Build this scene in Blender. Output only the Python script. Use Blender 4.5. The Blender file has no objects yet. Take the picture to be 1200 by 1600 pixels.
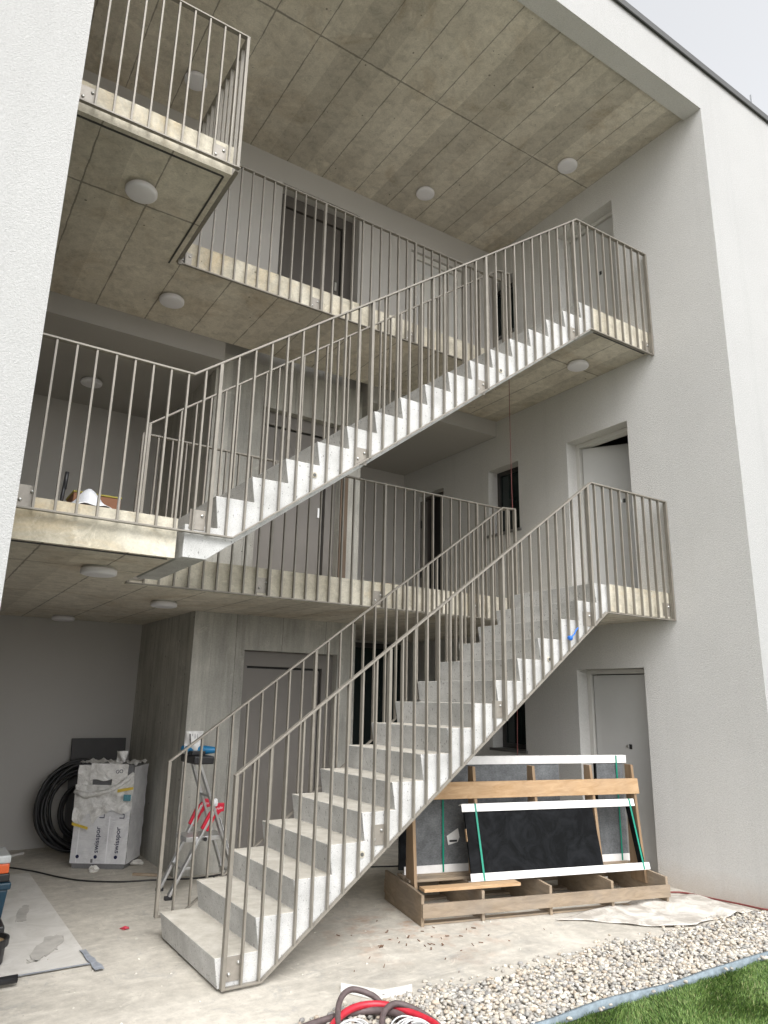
import bpy, bmesh, math, random
from mathutils import Vector, Matrix
R = math.radians
random.seed(7)
SC = bpy.context.scene
COL = SC.collection

# ------------------------------------------------------------------ camera
CAM = Vector((0, 0, 1.7))
rows = ((0.83552847, -0.54908436, 0.01996367), (0.15477104, 0.20033763, -0.96742481), (0.52719835, 0.81140077, 0.25237015))
cd = bpy.data.cameras.new('camera'); cam = bpy.data.objects.new('camera', cd); COL.objects.link(cam)
cd.sensor_fit = 'VERTICAL'; cd.sensor_height = 36.0; cd.sensor_width = 27.0
cd.lens = 1117.48 / 1600 * 36; cd.clip_end = 2000; cd.clip_start = 0.05
cam.matrix_world = Matrix(((rows[0][0], -rows[1][0], -rows[2][0], CAM[0]), (rows[0][1], -rows[1][1], -rows[2][1], CAM[1]),
                           (rows[0][2], -rows[1][2], -rows[2][2], CAM[2]), (0, 0, 0, 1)))
SC.camera = cam
# ------------------------------------------------------------------ light: bright overcast
SUN_EL, SUN_AZ = R(50), R(193)          # azimuth clockwise from +Y
W = bpy.data.worlds.new('World'); SC.world = W; W.use_nodes = True
wn = W.node_tree; bg = wn.nodes['Background']
sky = wn.nodes.new('ShaderNodeTexSky'); sky.sky_type = 'NISHITA'; sky.sun_disc = False
sky.sun_elevation = SUN_EL; sky.sun_rotation = SUN_AZ; sky.air_density = 1.0; sky.dust_density = 3.0; sky.ozone_density = 1.0
hs = wn.nodes.new('ShaderNodeHueSaturation'); hs.inputs['Saturation'].default_value = 0.10
wn.links.new(sky.outputs[0], hs.inputs['Color']); wn.links.new(hs.outputs[0], bg.inputs['Color'])
bg.inputs['Strength'].default_value = 0.15
sl = bpy.data.lights.new('sun', 'SUN'); sl.energy = 0.6; sl.angle = R(35); sl.color = (1, 0.97, 0.92)
sun = bpy.data.objects.new('sun', sl); COL.objects.link(sun)
sd = Vector((math.sin(SUN_AZ) * math.cos(SUN_EL), math.cos(SUN_AZ) * math.cos(SUN_EL), math.sin(SUN_EL)))
sun.rotation_euler = sd.to_track_quat('Z', 'Y').to_euler()
sun.location = (2, -10, 20)
SC.view_settings.view_transform = 'Standard'; SC.view_settings.look = 'None'
SC.view_settings.exposure = 1.25; SC.view_settings.gamma = 1.0
SC.cycles.max_bounces = 10; SC.cycles.diffuse_bounces = 6
SC.render.engine = 'CYCLES'
SC.cycles.use_denoising = True

# ------------------------------------------------------------------ materials
class NT:
    def __init__(s, name):
        s.m = bpy.data.materials.new(name); s.m.use_nodes = True; s.t = s.m.node_tree
        s.b = s.t.nodes['Principled BSDF']; s.co = None
    def n(s, typ, ins=None, **kw):
        nd = s.t.nodes.new('ShaderNode' + typ)
        for k, v in kw.items(): setattr(nd, k, v)
        for k, v in (ins or {}).items(): s.put(nd.inputs[k], v)
        return nd
    def put(s, sock, v):
        if isinstance(v, bpy.types.NodeSocket): s.t.links.new(v, sock)
        else:
            if isinstance(v, tuple) and len(v) == 3 and sock.type == 'RGBA': v = v + (1,)
            sock.default_value = v
    def coord(s, sc=None):
        if s.co is None: s.co = s.n('TexCoord').outputs['Object']
        if sc is None: return s.co
        return s.n('Mapping', {'Vector': s.co, 'Scale': sc}).outputs[0]
    def noise(s, scale, det=4, rough=.55, vec=None, dist=0):
        return s.n('TexNoise', {'Vector': vec or s.coord(), 'Scale': scale, 'Detail': det, 'Roughness': rough, 'Distortion': dist}).outputs['Fac']
    def voro(s, scale, vec=None, feature='F1', out='Distance'):
        return s.n('TexVoronoi', {'Vector': vec or s.coord(), 'Scale': scale}, feature=feature).outputs[out]
    def ramp(s, fac, stops):
        r = s.n('ValToRGB', {'Fac': fac}); e = r.color_ramp.elements
        while len(e) < len(stops): e.new(.5)
        for el, (p, c) in zip(e, stops):
            el.position = p
            el.color = (c, c, c, 1) if not isinstance(c, tuple) else (c + (1,) if len(c) == 3 else c)
        return r.outputs[0]
    def math(s, op, a, b=0.0, c=0.0, clamp=False):
        nd = s.n('Math', operation=op, use_clamp=clamp); s.put(nd.inputs[0], a); s.put(nd.inputs[1], b); s.put(nd.inputs[2], c)
        return nd.outputs[0]
    def mix(s, f, a, b, mode='MIX'):
        nd = s.n('MixRGB', blend_type=mode); s.put(nd.inputs[0], f); s.put(nd.inputs[1], a); s.put(nd.inputs[2], b)
        return nd.outputs[0]
    def sep(s, vec): return s.n('SeparateXYZ', {0: vec}).outputs
    def bump(s, h, strength=.3, dist=.01, prev=None):
        ins = {'Height': h, 'Strength': strength, 'Distance': dist}
        if prev is not None: ins['Normal'] = prev
        return s.n('Bump', ins).outputs[0]
    def fin(s, color, rough=.6, normal=None, metal=0.0, spec=None):
        s.put(s.b.inputs['Base Color'], color); s.put(s.b.inputs['Roughness'], rough); s.b.inputs['Metallic'].default_value = metal
        if normal is not None: s.put(s.b.inputs['Normal'], normal)
        if spec is not None: s.b.inputs['Specular IOR Level'].default_value = spec
        return s.m

def plain(name, c, rough=.5, metal=0.0, var=.12, scale=12, bump=0.0, bscale=200, spec=None):
    t = NT(name); f = t.noise(scale, 5, .6)
    k = t.ramp(f, [(.3, 1 - var), (.7, 1 + var * .6)])
    col = t.mix(1, c, k, 'MULTIPLY')
    nm = t.bump(t.noise(bscale, 3), bump, .004) if bump else None
    return t.fin(col, rough, nm, metal, spec)

def stucco(name, c, b=.5, amp=1.0):
    t = NT(name)
    big = t.ramp(t.noise(.9, 4), [(.3, .955), (.7, 1.02)])
    v1 = t.noise(72, 5, .7, dist=.6); v2 = t.voro(120)
    h = t.math('ADD', t.math('MULTIPLY', v1, 1.0), t.math('MULTIPLY', v2, .35))
    fine = t.ramp(v1, [(.35, 1 - .07 * amp), (.62, 1 + .03 * amp)])
    col = t.mix(1, t.mix(1, c, big, 'MULTIPLY'), fine, 'MULTIPLY')
    if amp >= 1:
        z = t.sep(t.coord())[2]; sp = t.math('SUBTRACT', t.math('ADD', .20, t.math('MULTIPLY', t.noise(7, 5, .7), .35)), t.math('MULTIPLY', z, 1.6), clamp=True)
        col = t.mix(t.math('MULTIPLY', sp, 1.3, clamp=True), col, (.50, .42, .34))
        st = t.ramp(t.noise(1.0, 4, .6, vec=t.coord((5, 5, .22))), [(.30, .965), (.46, 1.0)])
        col = t.mix(1, col, st, 'MULTIPLY')
    return t.fin(col, .9, t.bump(h, b, .012), spec=.2)

def concrete(name, c1, c2, seam=None, stain=None, pores=True, seamdark=.6, vert=False, rough=.8, blotch=1.0, spec=.3):
    """cast concrete: cloudy tone, pores, tie marks and formwork seams (positions in metres)"""
    t = NT(name); co = t.coord()
    cl = t.noise(1.7, 7, .62, dist=.4)
    st = t.noise(2.2, 6, .65, vec=t.coord((1, .35, 1)) if not vert else t.coord((3.5, 3.5, .3)))
    f = t.math('ADD', t.math('MULTIPLY', cl, .55), t.math('MULTIPLY', st, .45))
    col = t.mix(t.ramp(f, [(.5 - .17 / blotch, 0.0), (.5 + .15 / blotch, 1.0)]), c1, c2)
    if stain:
        col = t.mix(t.ramp(t.noise(.9, 5, .7, dist=1.2), [(.52, 0.0), (.72, .75)]), col, stain)
    g = t.noise(60, 4, .7); md = t.noise(9, 7, .72, dist=.5) if not vert else t.noise(9, 7, .72, vec=t.coord((1.5, 1.5, .16)), dist=.3)
    col = t.mix(1, col, t.ramp(g, [(.3, .86), (.7, 1.08)]), 'MULTIPLY')
    col = t.mix(1, col, t.ramp(md, [(.36, .83), (.5, 1.0), (.66, 1.11)]), 'MULTIPLY')
    lime = t.math('MULTIPLY', t.ramp(t.noise(3.1, 7, .75, dist=1.6), [(.58, 0.0), (.68, 1.0)]), .35)
    col = t.mix(lime, col, tuple(min(1, x * 1.35) for x in c2))
    h = t.math('MULTIPLY', g, .12)
    if pores:
        pz = t.n('TexVoronoi', {'Vector': co, 'Scale': 6.0}); d = pz.outputs['Distance']
        rr = t.sep(pz.outputs['Color'])[0]
        lim = t.math('MULTIPLY', t.math('SUBTRACT', rr, .35, clamp=True), .12)
        pm = t.math('LESS_THAN', d, lim)
        p2 = t.n('TexVoronoi', {'Vector': co, 'Scale': 17.0})
        pm2 = t.math('LESS_THAN', p2.outputs['Distance'], t.math('MULTIPLY', t.math('SUBTRACT', t.sep(p2.outputs['Color'])[0], .62, clamp=True), .27))
        pm = t.math('MAXIMUM', pm, pm2)
        col = t.mix(t.math('MULTIPLY', pm, .75), col, tuple(x * .25 for x in c1))
        h = t.math('SUBTRACT', h, t.math('MULTIPLY', pm, .5))
    if seam:
        xyz = t.sep(co); wob = t.math('MULTIPLY', t.math('SUBTRACT', t.noise(9, 3), .5), .016)
        tot = None; shade = None
        for (ax, period, off, wid) in seam:
            x = t.math('ADD', xyz[ax], wob)
            if period:
                q = t.math('ADD', t.math('DIVIDE', t.math('SUBTRACT', x, off), period), 1000.5)
                fr = t.math('ABSOLUTE', t.math('MULTIPLY', t.math('SUBTRACT', t.math('FRACT', q), .5), period))
                if shade is None:
                    idx = t.math('FLOOR', q); shade = t.n('TexWhiteNoise', {'W': idx}, noise_dimensions='1D').outputs['Value']
            else: fr = t.math('ABSOLUTE', t.math('SUBTRACT', x, off))
            wv = t.math('MULTIPLY', t.ramp(t.noise(5, 4, .7), [(.3, .35), (.62, 1.3)]), wid)
            ln = t.math('SUBTRACT', 1.0, t.math('DIVIDE', fr, wv), clamp=True)
            tot = ln if tot is None else t.math('MAXIMUM', tot, ln)
        if shade is not None: col = t.mix(1, col, t.ramp(shade, [(0, .84), (1, 1.1)]), 'MULTIPLY')
        m = t.ramp(tot, [(0, 0.0), (.45, 1.0)])
        col = t.mix(t.math('MULTIPLY', m, seamdark), col, tuple(x * .18 for x in c1))
        h = t.math('SUBTRACT', h, m)
    return t.fin(col, rough, t.bump(h, .35, .006), spec=spec)

def precast(name, dust=True):
    t = NT(name)
    cl = t.noise(3.5, 6, .65); g = t.noise(140, 3, .7)
    col = t.mix(t.ramp(cl, [(.35, 0.0), (.68, 1.0)]), (.46, .46, .45), (.65, .65, .64))
    col = t.mix(1, col, t.ramp(g, [(.3, .82), (.7, 1.1)]), 'MULTIPLY')
    pm = t.ramp(t.noise(62, 2, .5, vec=t.coord((1, 1, .6))), [(.655, 0.0), (.70, 1.0)])
    pm = t.math('MAXIMUM', pm, t.math('MULTIPLY', t.ramp(t.noise(150, 2, .5), [(.64, 0.0), (.68, 1.0)]), .7))
    col = t.mix(t.math('MULTIPLY', pm, .75), col, (.14, .135, .13))
    nz = t.sep(t.n('NewGeometry').outputs['Normal'])[2]
    up = t.math('GREATER_THAN', nz, .9)
    dcol = t.mix(t.ramp(t.noise(7, 6, .7), [(.35, 0.0), (.65, 1.0)]), (.47, .44, .38), (.62, .59, .53))
    dcol = t.mix(t.ramp(t.noise(38, 4, .75), [(.62, 0.0), (.7, .55)]), dcol, (.27, .26, .24))
    col = t.mix(up, col, dcol)
    h = t.math('SUBTRACT', t.math('MULTIPLY', g, .2), pm)
    return t.fin(col, .75, t.bump(h, .3, .004), spec=.3)

def timber(name, c1, c2, axis=0, grey=.3):
    t = NT(name); sc = [14, 14, 14]; sc[axis] = .9
    f = t.noise(1.0, 6, .65, vec=t.coord(tuple(float(x) * 1.6 for x in sc)), dist=.8)
    f2 = t.noise(3, 5, .6)
    rnd = t.n('ObjectInfo').outputs['Random']
    col = t.mix(t.ramp(f, [(.3, 0.0), (.72, 1.0)]), c1, c2)
    col = t.mix(t.ramp(f2, [(.4, 0.0), (.75, grey)]), col, (.22, .2, .18))
    col = t.mix(1, col, t.ramp(rnd, [(0, .8), (1, 1.15)]), 'MULTIPLY')
    return t.fin(col, .8, t.bump(f, .25, .004), spec=.25)

M = {}
M['facade'] = stucco('white_render_toned_down', (.44, .44, .435), .5, 1.25)  # same white render as the reveal, colour darkened to offset strong light
M['render'] = stucco('white_render_lighter', (.645, .638, .62), .6, 1.5)  # lighter copy of that render for faces that catch less light
M['plaster'] = stucco('smooth_plaster', (.50, .485, .465), .08, .25)
M['lowceil'] = stucco('lowered_ceiling_plaster', (.42, .405, .385), .06, .2)
M['soffit'] = concrete('ceiling_concrete', (.52, .475, .40), (.69, .645, .56), seam=[(0, .5, .074, .008), (1, 0, 5.345, .012)], stain=(.42, .34, .24), spec=.2)
M['core'] = concrete('core_wall_concrete', (.34, .333, .305), (.52, .508, .465), seam=[(0, .55, 2.963, .006), (1, .62, 7.62, .008)], vert=True, seamdark=.4, spec=.2)
M['edge'] = concrete('slab_edge_concrete', (.47, .43, .34), (.68, .64, .54), seam=None, stain=(.58, .45, .26), rough=.85, blotch=1.4, spec=.2)
M['precast'] = precast('precast_concrete')
M['rail'] = plain('taupe_powder_coat', (.24, .22, .188), .4, 0.15, .14, 9, .08, 120, spec=.5)
M['plate'] = plain('taupe_steel_plate', (.30, .275, .24), .4, .2, .12, 30)
M['bolt'] = plain('zinc_bolt', (.62, .62, .6), .3, .9, .05)
M['lamp'] = plain('opal_plastic', (.80, .79, .83), .35, 0, .02)
M['lampbase'] = plain('lamp_base_plastic', (.52, .5, .48), .5, 0, .03)
M['doorgrey'] = plain('grey_door_leaf', (.56, .56, .55), .5, 0, .04, 3)
M['doortaupe'] = plain('taupe_door', (.20, .185, .17), .5, 0, .06, 3)
M['doordark'] = plain('dark_brown_door', (.095, .085, .077), .5, 0, .06, 3)
M['black'] = plain('black_gap', (.02, .02, .02), .6, 0, .1)
M['framewhite'] = plain('pale_door_frame', (.62, .61, .58), .5, 0, .03)
M['glass'] = plain('dark_window_glass', (.012, .022, .022), .04, 0, .02, spec=.6)
M['anthracite'] = plain('anthracite_frame', (.045, .043, .042), .4, 0, .05)
M['sill'] = plain('dark_sill', (.12, .118, .115), .45, 0, .1)
M['cap'] = plain('dark_metal_roof_edge', (.075, .075, .072), .45, .3, .1, 3)
M['wire'] = plain('grey_wire', (.45, .46, .47), .4, .6)
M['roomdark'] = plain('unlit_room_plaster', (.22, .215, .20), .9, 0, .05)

# ------------------------------------------------------------------ mesh helpers
def wloc(o):
    v = Vector((0, 0, 0))
    while o is not None: v = v + o.location; o = o.parent
    return v
class MB:
    def __init__(s, xf=None): s.v = []; s.f = []; s.xf = xf
    def add(s, vs, fs):
        k = len(s.v)
        s.v += [tuple(s.xf(Vector(p))) if s.xf else tuple(p) for p in vs]
        s.f += [tuple(i + k for i in q) for q in fs]
    def hexa(s, p): s.add(p, [(0, 3, 2, 1), (4, 5, 6, 7), (0, 1, 5, 4), (1, 2, 6, 5), (2, 3, 7, 6), (3, 0, 4, 7)])
    def box(s, x0, x1, y0, y1, z0, z1):
        s.hexa([(x0, y0, z0), (x1, y0, z0), (x1, y1, z0), (x0, y1, z0), (x0, y0, z1), (x1, y0, z1), (x1, y1, z1), (x0, y1, z1)]); return s
    def prism(s, poly, ax, a, b):
        """poly: 2-D outline; ax: the axis it is extruded along from a to b"""
        def P(u, w, k): return {'x': (k, u, w), 'y': (u, k, w), 'z': (u, w, k)}[ax]
        n = len(poly); ar = sum(poly[i][0] * poly[(i + 1) % n][1] - poly[(i + 1) % n][0] * poly[i][1] for i in range(n))
        if (ar < 0) != (ax == 'y'): poly = poly[::-1]
        vs = [P(u, w, a) for u, w in poly] + [P(u, w, b) for u, w in poly]
        s.add(vs, [tuple(range(n))[::-1], tuple(range(n, 2 * n))] + [(i, (i + 1) % n, n + (i + 1) % n, n + i) for i in range(n)]); return s
    def bar(s, p, q, w, h, up=(0, 0, 1)):
        p = Vector(p); q = Vector(q); d = (q - p).normalized(); u = Vector(up)
        if abs(d.dot(u)) > .98: u = Vector((0, 1, 0))
        a = d.cross(u).normalized() * w / 2; b = a.cross(d).normalized() * h / 2
        s.hexa([p - a - b, p + a - b, p + a + b, p - a + b, q - a - b, q + a - b, q + a + b, q - a + b]); return s
    def tube(s, pts, r, n=8, closed=False):
        pts = [Vector(p) for p in pts]; m = len(pts); vs = []; fs = []; prev = None
        for i, p in enumerate(pts):
            a = pts[(i - 1) % m] if (closed or i > 0) else p; b = pts[(i + 1) % m] if (closed or i < m - 1) else p
            d = (b - a).normalized() if (b - a).length > 1e-9 else Vector((1, 0, 0))
            if prev is None:
                ref = Vector((0, 0, 1)) if abs(d.z) < .9 else Vector((1, 0, 0)); u = d.cross(ref).normalized()
            else: u = (prev - d * prev.dot(d)).normalized()
            prev = u; w = d.cross(u); rr = r[i] if isinstance(r, (list, tuple)) else r
            vs += [p + (u * math.cos(2 * math.pi * k / n) + w * math.sin(2 * math.pi * k / n)) * rr for k in range(n)]
        for i in range(m if closed else m - 1):
            j = (i + 1) % m
            fs += [(i * n + k, i * n + (k + 1) % n, j * n + (k + 1) % n, j * n + k) for k in range(n)]
        if not closed: fs += [tuple(range(n))[::-1], tuple((m - 1) * n + k for k in range(n))]
        s.add(vs, fs); return s
    def lathe(s, c, prof, n=32, ax=(0, 0, 1)):
        """prof: (radius, height along ax) pairs"""
        ax = Vector(ax).normalized(); ref = Vector((1, 0, 0)) if abs(ax.x) < .9 else Vector((0, 1, 0))
        u = ax.cross(ref).normalized(); w = ax.cross(u); c = Vector(c); vs = []; fs = []
        for r, h in prof: vs += [c + ax * h + (u * math.cos(2 * math.pi * k / n) + w * math.sin(2 * math.pi * k / n)) * max(r, 1e-4) for k in range(n)]
        for i in range(len(prof) - 1): fs += [(i * n + k, i * n + (k + 1) % n, (i + 1) * n + (k + 1) % n, (i + 1) * n + k) for k in range(n)]
        fs += [tuple(range(n))[::-1], tuple((len(prof) - 1) * n + k for k in range(n))]
        s.add(vs, fs); return s
    def sheet(s, nu, nv, fn):
        vs = [fn(i / nu, j / nv) for j in range(nv + 1) for i in range(nu + 1)]
        s.add(vs, [(j * (nu + 1) + i, j * (nu + 1) + i + 1, (j + 1) * (nu + 1) + i + 1, (j + 1) * (nu + 1) + i) for j in range(nv) for i in range(nu)]); return s
    def build(s, name, m, parent=None, smooth=False, bevel=0.0, solid=0.0, subsurf=0, recalc=True):
        o0 = wloc(parent) if parent else Vector((0, 0, 0))
        me = bpy.data.meshes.new(name)
        me.from_pydata([tuple(Vector(p) - o0) for p in s.v], [], s.f)
        if recalc:
            bm = bmesh.new(); bm.from_mesh(me); bmesh.ops.recalc_face_normals(bm, faces=bm.faces); bm.to_mesh(me); bm.free()
        me.materials.append(m)
        if smooth: me.polygons.foreach_set('use_smooth', [True] * len(me.polygons))
        o = bpy.data.objects.new(name, me); COL.objects.link(o)
        if parent: o.parent = parent
        if subsurf: d = o.modifiers.new('subdivision', 'SUBSURF'); d.levels = d.render_levels = subsurf
        if solid: d = o.modifiers.new('thickness', 'SOLIDIFY'); d.thickness = solid; d.offset = 0
        if bevel: d = o.modifiers.new('bevel', 'BEVEL'); d.width = bevel; d.segments = 2; d.limit_method = 'ANGLE'
        return o
def wall(ax, t0, t1, a0, a1, b0, b1, holes=(), mb=None):
    """wall normal to ax ('x' or 'y') between t0 and t1; holes are (a0, a1, b0, b1)"""
    mb = mb or MB(); A = sorted({a0, a1, *[h[0] for h in holes], *[h[1] for h in holes]}); B = sorted({b0, b1, *[h[2] for h in holes], *[h[3] for h in holes]})
    A = [a for a in A if a0 <= a <= a1]; B = [b for b in B if b0 <= b <= b1]
    def full(i, j):
        if i < 0 or j < 0 or i >= len(A) - 1 or j >= len(B) - 1: return False
        x = (A[i] + A[i + 1]) / 2; y = (B[j] + B[j + 1]) / 2
        return not any(h[0] < x < h[1] and h[2] < y < h[3] for h in holes)
    def P(t, a, b): return (t, a, b) if ax == 'x' else (a, t, b)
    idx = {}; vs = []; fs = []
    def V(k, i, j):
        if (k, i, j) not in idx: idx[(k, i, j)] = len(vs); vs.append(P((t0, t1)[k], A[i], B[j]))
        return idx[(k, i, j)]
    for i in range(len(A) - 1):
        for j in range(len(B) - 1):
            if not full(i, j): continue
            fs += [(V(0, i, j), V(0, i + 1, j), V(0, i + 1, j + 1), V(0, i, j + 1)), (V(1, i, j), V(1, i, j + 1), V(1, i + 1, j + 1), V(1, i + 1, j))]
            if not full(i - 1, j): fs.append((V(0, i, j), V(0, i, j + 1), V(1, i, j + 1), V(1, i, j)))
            if not full(i + 1, j): fs.append((V(0, i + 1, j), V(1, i + 1, j), V(1, i + 1, j + 1), V(0, i + 1, j + 1)))
            if not full(i, j - 1): fs.append((V(0, i, j), V(1, i, j), V(1, i + 1, j), V(0, i + 1, j)))
            if not full(i, j + 1): fs.append((V(0, i, j + 1), V(0, i + 1, j + 1), V(1, i + 1, j + 1), V(1, i, j + 1)))
    mb.add(vs, fs); return mb
def empty(name, loc, label=None, cat=None, group=None):
    o = bpy.data.objects.new(name, None); COL.objects.link(o); o.location = loc; o.empty_display_size = .1
    return tag(o, label, cat, group)
def tag(o, label=None, cat=None, group=None, kind=None):
    for k, v in (('label', label), ('category', cat), ('group', group), ('kind', kind)):
        if v: o[k] = v
    return o
def copy_tree(o, parent=None):
    c = o.copy(); COL.objects.link(c); c.parent = parent
    for ch in list(o.children): copy_tree(ch, c)
    return c
def smooth_path(pts, n=8, closed=False):
    """Catmull-Rom through pts"""
    P = [Vector(p) for p in pts]; m = len(P); out = []
    for i in range(m if closed else m - 1):
        a, b, c, d = (P[(i + k) % m] if closed else P[min(max(i + k, 0), m - 1)] for k in (-1, 0, 1, 2))
        for k in range(n):
            t = k / n
            out.append(.5 * ((2 * b) + (c - a) * t + (2 * a - 5 * b + 4 * c - d) * t * t + (3 * b - a - 3 * c + d) * t ** 3))
    if not closed: out.append(P[-1])
    return out
def text_part(body, name, size, mtx, m, parent, extrude=.0006):
    cu = bpy.data.curves.new(name, 'FONT'); cu.body = body; cu.size = size; cu.extrude = extrude; cu.align_x = 'LEFT'
    to = bpy.data.objects.new(name, cu); COL.objects.link(to)
    me = bpy.data.meshes.new_from_object(to.evaluated_get(bpy.context.evaluated_depsgraph_get()))
    bpy.data.objects.remove(to); me.name = name
    sh = Matrix.Translation(-wloc(parent))
    me.transform(sh @ mtx); me.materials.clear(); me.materials.append(m)
    o = bpy.data.objects.new(name, me); COL.objects.link(o); o.parent = parent
    return o

# ------------------------------------------------------------------ key dimensions
GZ = -.02                        # raw concrete ground
XW, YF = 6.57, 3.695             # inner face of right wall, plane of the facade
YS = 4.60                        # front face of the landings
F1, F2 = 2.825, 5.835            # floor levels
B1, B2 = 2.56, 5.582              # undersides of the slabs
CEIL = 8.285
SX = 5.62                        # right end of the stair slot

# ------------------------------------------------------------------ ground
def flat(name, x0, x1, y0, y1, z, m, label=None):
    o = MB().add([(x0, y0, z), (x1, y0, z), (x1, y1, z), (x0, y1, z)], [(0, 1, 2, 3)])
def sheet_obj(name, x0, x1, y0, y1, z, m):
    b = MB(); b.add([(x0, y0, z), (x1, y0, z), (x1, y1, z), (x0, y1, z)], [(0, 1, 2, 3)])
    return tag(b.build(name, m), kind='structure')
t = NT('site_soil'); M['soil'] = t.fin(t.mix(t.noise(.6, 5), (.30, .285, .25), (.36, .34, .30)), .95)
sheet_obj('ground', -600, 600, -600, 600, -.07, M['soil'])
def slab_floor():
    t = NT('floor_concrete')
    cl = t.noise(.8, 7, .65, dist=.6); fi = t.noise(14, 6, .75); tr = t.noise(2.4, 6, .7, vec=t.coord((.5, 2.2, 1)), dist=.8)
    col = t.mix(t.ramp(cl, [(.35, 0.0), (.65, 1.0)]), (.44, .412, .362), (.61, .572, .505))
    col = t.mix(t.ramp(tr, [(.5, 0.0), (.72, .7)]), col, (.68, .64, .57))
    col = t.mix(t.ramp(t.noise(1.3, 4, .6), [(.58, 0.0), (.72, .45)]), col, (.27, .265, .255))
    col = t.mix(1, col, t.ramp(fi, [(.3, .80), (.7, 1.12)]), 'MULTIPLY')
    col = t.mix(t.math('MULTIPLY', t.ramp(t.noise(4.2, 7, .78, dist=1.2), [(.55, 0.0), (.63, 1.0)]), .45), col, (.70, .66, .58))
    col = t.mix(t.math('MULTIPLY', t.ramp(t.noise(2.9, 7, .75, dist=1.4), [(.57, 0.0), (.66, 1.0)]), .4), col, (.30, .30, .30))
    sp = t.math('LESS_THAN', t.noise(46, 3, .6), .305)
    col = t.mix(t.math('MULTIPLY', sp, .5), col, (.16, .14, .12))
    # reddish rust marks near the pallet
    dx = t.sep(t.coord()); d = t.math('ADD', t.math('POWER', t.math('SUBTRACT', dx[0], 3.6), 2.0), t.math('POWER', t.math('SUBTRACT', dx[1], 5.0), 2.0))
    near = t.math('SUBTRACT', 1.0, t.math('MULTIPLY', d, 1.2), clamp=True)
    rs = t.math('MULTIPLY', t.ramp(t.noise(3.2, 5, .7), [(.52, 0.0), (.66, .6)]), near)
    col = t.mix(rs, col, (.42, .24, .15))
    return t.fin(col, .85, t.bump(t.math('ADD', fi, t.math('MULTIPLY', cl, 1.5)), .25, .006), spec=.25)
M['floor'] = slab_floor()
sheet_obj('concrete_floor', -3, 12.0, 3.92, 9.5, GZ, M['floor'])
M['gravelbase'] = plain('gravel_bed', (.20, .19, .17), .95, 0, .5, 60)
sheet_obj('gravel_bed', -8, 14.0, 3.30, 3.92, GZ - .012, M['gravelbase'])
M['turfbase'] = plain('turf_backing', (.025, .05, .012), .95, 0, .4, 40)
sheet_obj('turf_ground', -8, 14.0, -3.0, 3.285, GZ - .03, M['turfbase'])

# ------------------------------------------------------------------ the building
bld = empty('apartment_building', (0, 0, 0), 'white rendered apartment building with open concrete stairwell and grey doors', 'building')
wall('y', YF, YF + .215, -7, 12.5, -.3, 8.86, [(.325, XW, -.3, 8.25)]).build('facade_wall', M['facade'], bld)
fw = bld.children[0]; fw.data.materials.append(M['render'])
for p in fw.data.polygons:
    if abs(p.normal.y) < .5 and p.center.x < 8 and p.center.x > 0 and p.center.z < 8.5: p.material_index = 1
DH = [(4.98, 5.91, -.06, 2.075), (4.98, 5.91, F1 - .02, 4.88), (4.98, 5.91, F2 - .02, 7.87)]
WH = [(6.78, 7.39, 1.11, 2.07), (6.78, 7.39, 3.93, 4.88), (6.78, 7.39, 6.86, 7.79)]
DD = [(8.43, 9.07, F1 - .02, 4.89)]
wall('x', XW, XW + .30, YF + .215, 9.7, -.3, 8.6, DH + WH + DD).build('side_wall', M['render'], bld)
# rooms behind the side wall: a plain enclosed volume
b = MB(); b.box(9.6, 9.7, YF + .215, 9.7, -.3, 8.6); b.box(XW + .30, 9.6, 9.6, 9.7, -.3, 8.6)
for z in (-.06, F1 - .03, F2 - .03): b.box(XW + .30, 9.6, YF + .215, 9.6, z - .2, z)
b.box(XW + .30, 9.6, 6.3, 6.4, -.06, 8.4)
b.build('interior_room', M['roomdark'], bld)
wall('y', 9.5, 9.7, -3.1, XW, -.3, B2, []).build('back_wall', M['plaster'], bld)
HB = [(3.04, 4.17, F2, 7.95), (5.02, 5.95, F2, 7.78)]
wall('y', 7.16, 7.44, -3.1, XW, F2, 8.6, HB).build('back_wall', M['plaster'], bld)
MB().box(-3.3, -3.1, YF + .215, 9.7, -.3, 8.6).build('light_bound_wall', M['plaster'], bld)  # unseen wall added to bound the light at the left end
# ceilings and slabs
b = MB(); b.box(-3.1, XW, YF + .215, 7.16, CEIL, 8.6)
b.build('concrete_ceiling', M['soffit'], bld)
b = MB(); b.box(-7, 12.5, YF + .215, 10.5, 8.6, 8.855); b.build('roof', M['cap'], bld)  # unseen roof body, added to close light leaks above the ceiling
b = MB(); b.box(-7, 12.55, YF - .035, YF + .35, 8.862, 8.912); b.box(-7, 12.55, YF - .035, YF - .02, 8.83, 8.862); b.build('roof_edge_trim', M['cap'], bld)
def slab(lx, z0, z1, ymax):
    # plan: front-left part, slot for the stair, landing along the right wall
    poly = [(-3.1, YS), (lx, YS), (lx, 5.985), (SX, 5.985), (SX, YS), (XW, YS), (XW, ymax), (-3.1, ymax)]
    core = MB().prism(poly, 'z', z0, z1)
    g = .045
    return core
s1 = slab(1.365, B1, F1, 9.5).build('floor_slab', M['soffit'], bld)
s2 = slab(1.525, B2, F2, 7.2).build('floor_slab', M['soffit'], bld)
# the slabs' upright edges have the lighter look of wet-cast edge formwork
for o in (s1, s2):
    o.data.materials.append(M['edge'])
    for p in o.data.polygons:
        if abs(p.normal.z) < .5 or p.normal.z > .5: p.material_index = 1
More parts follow.
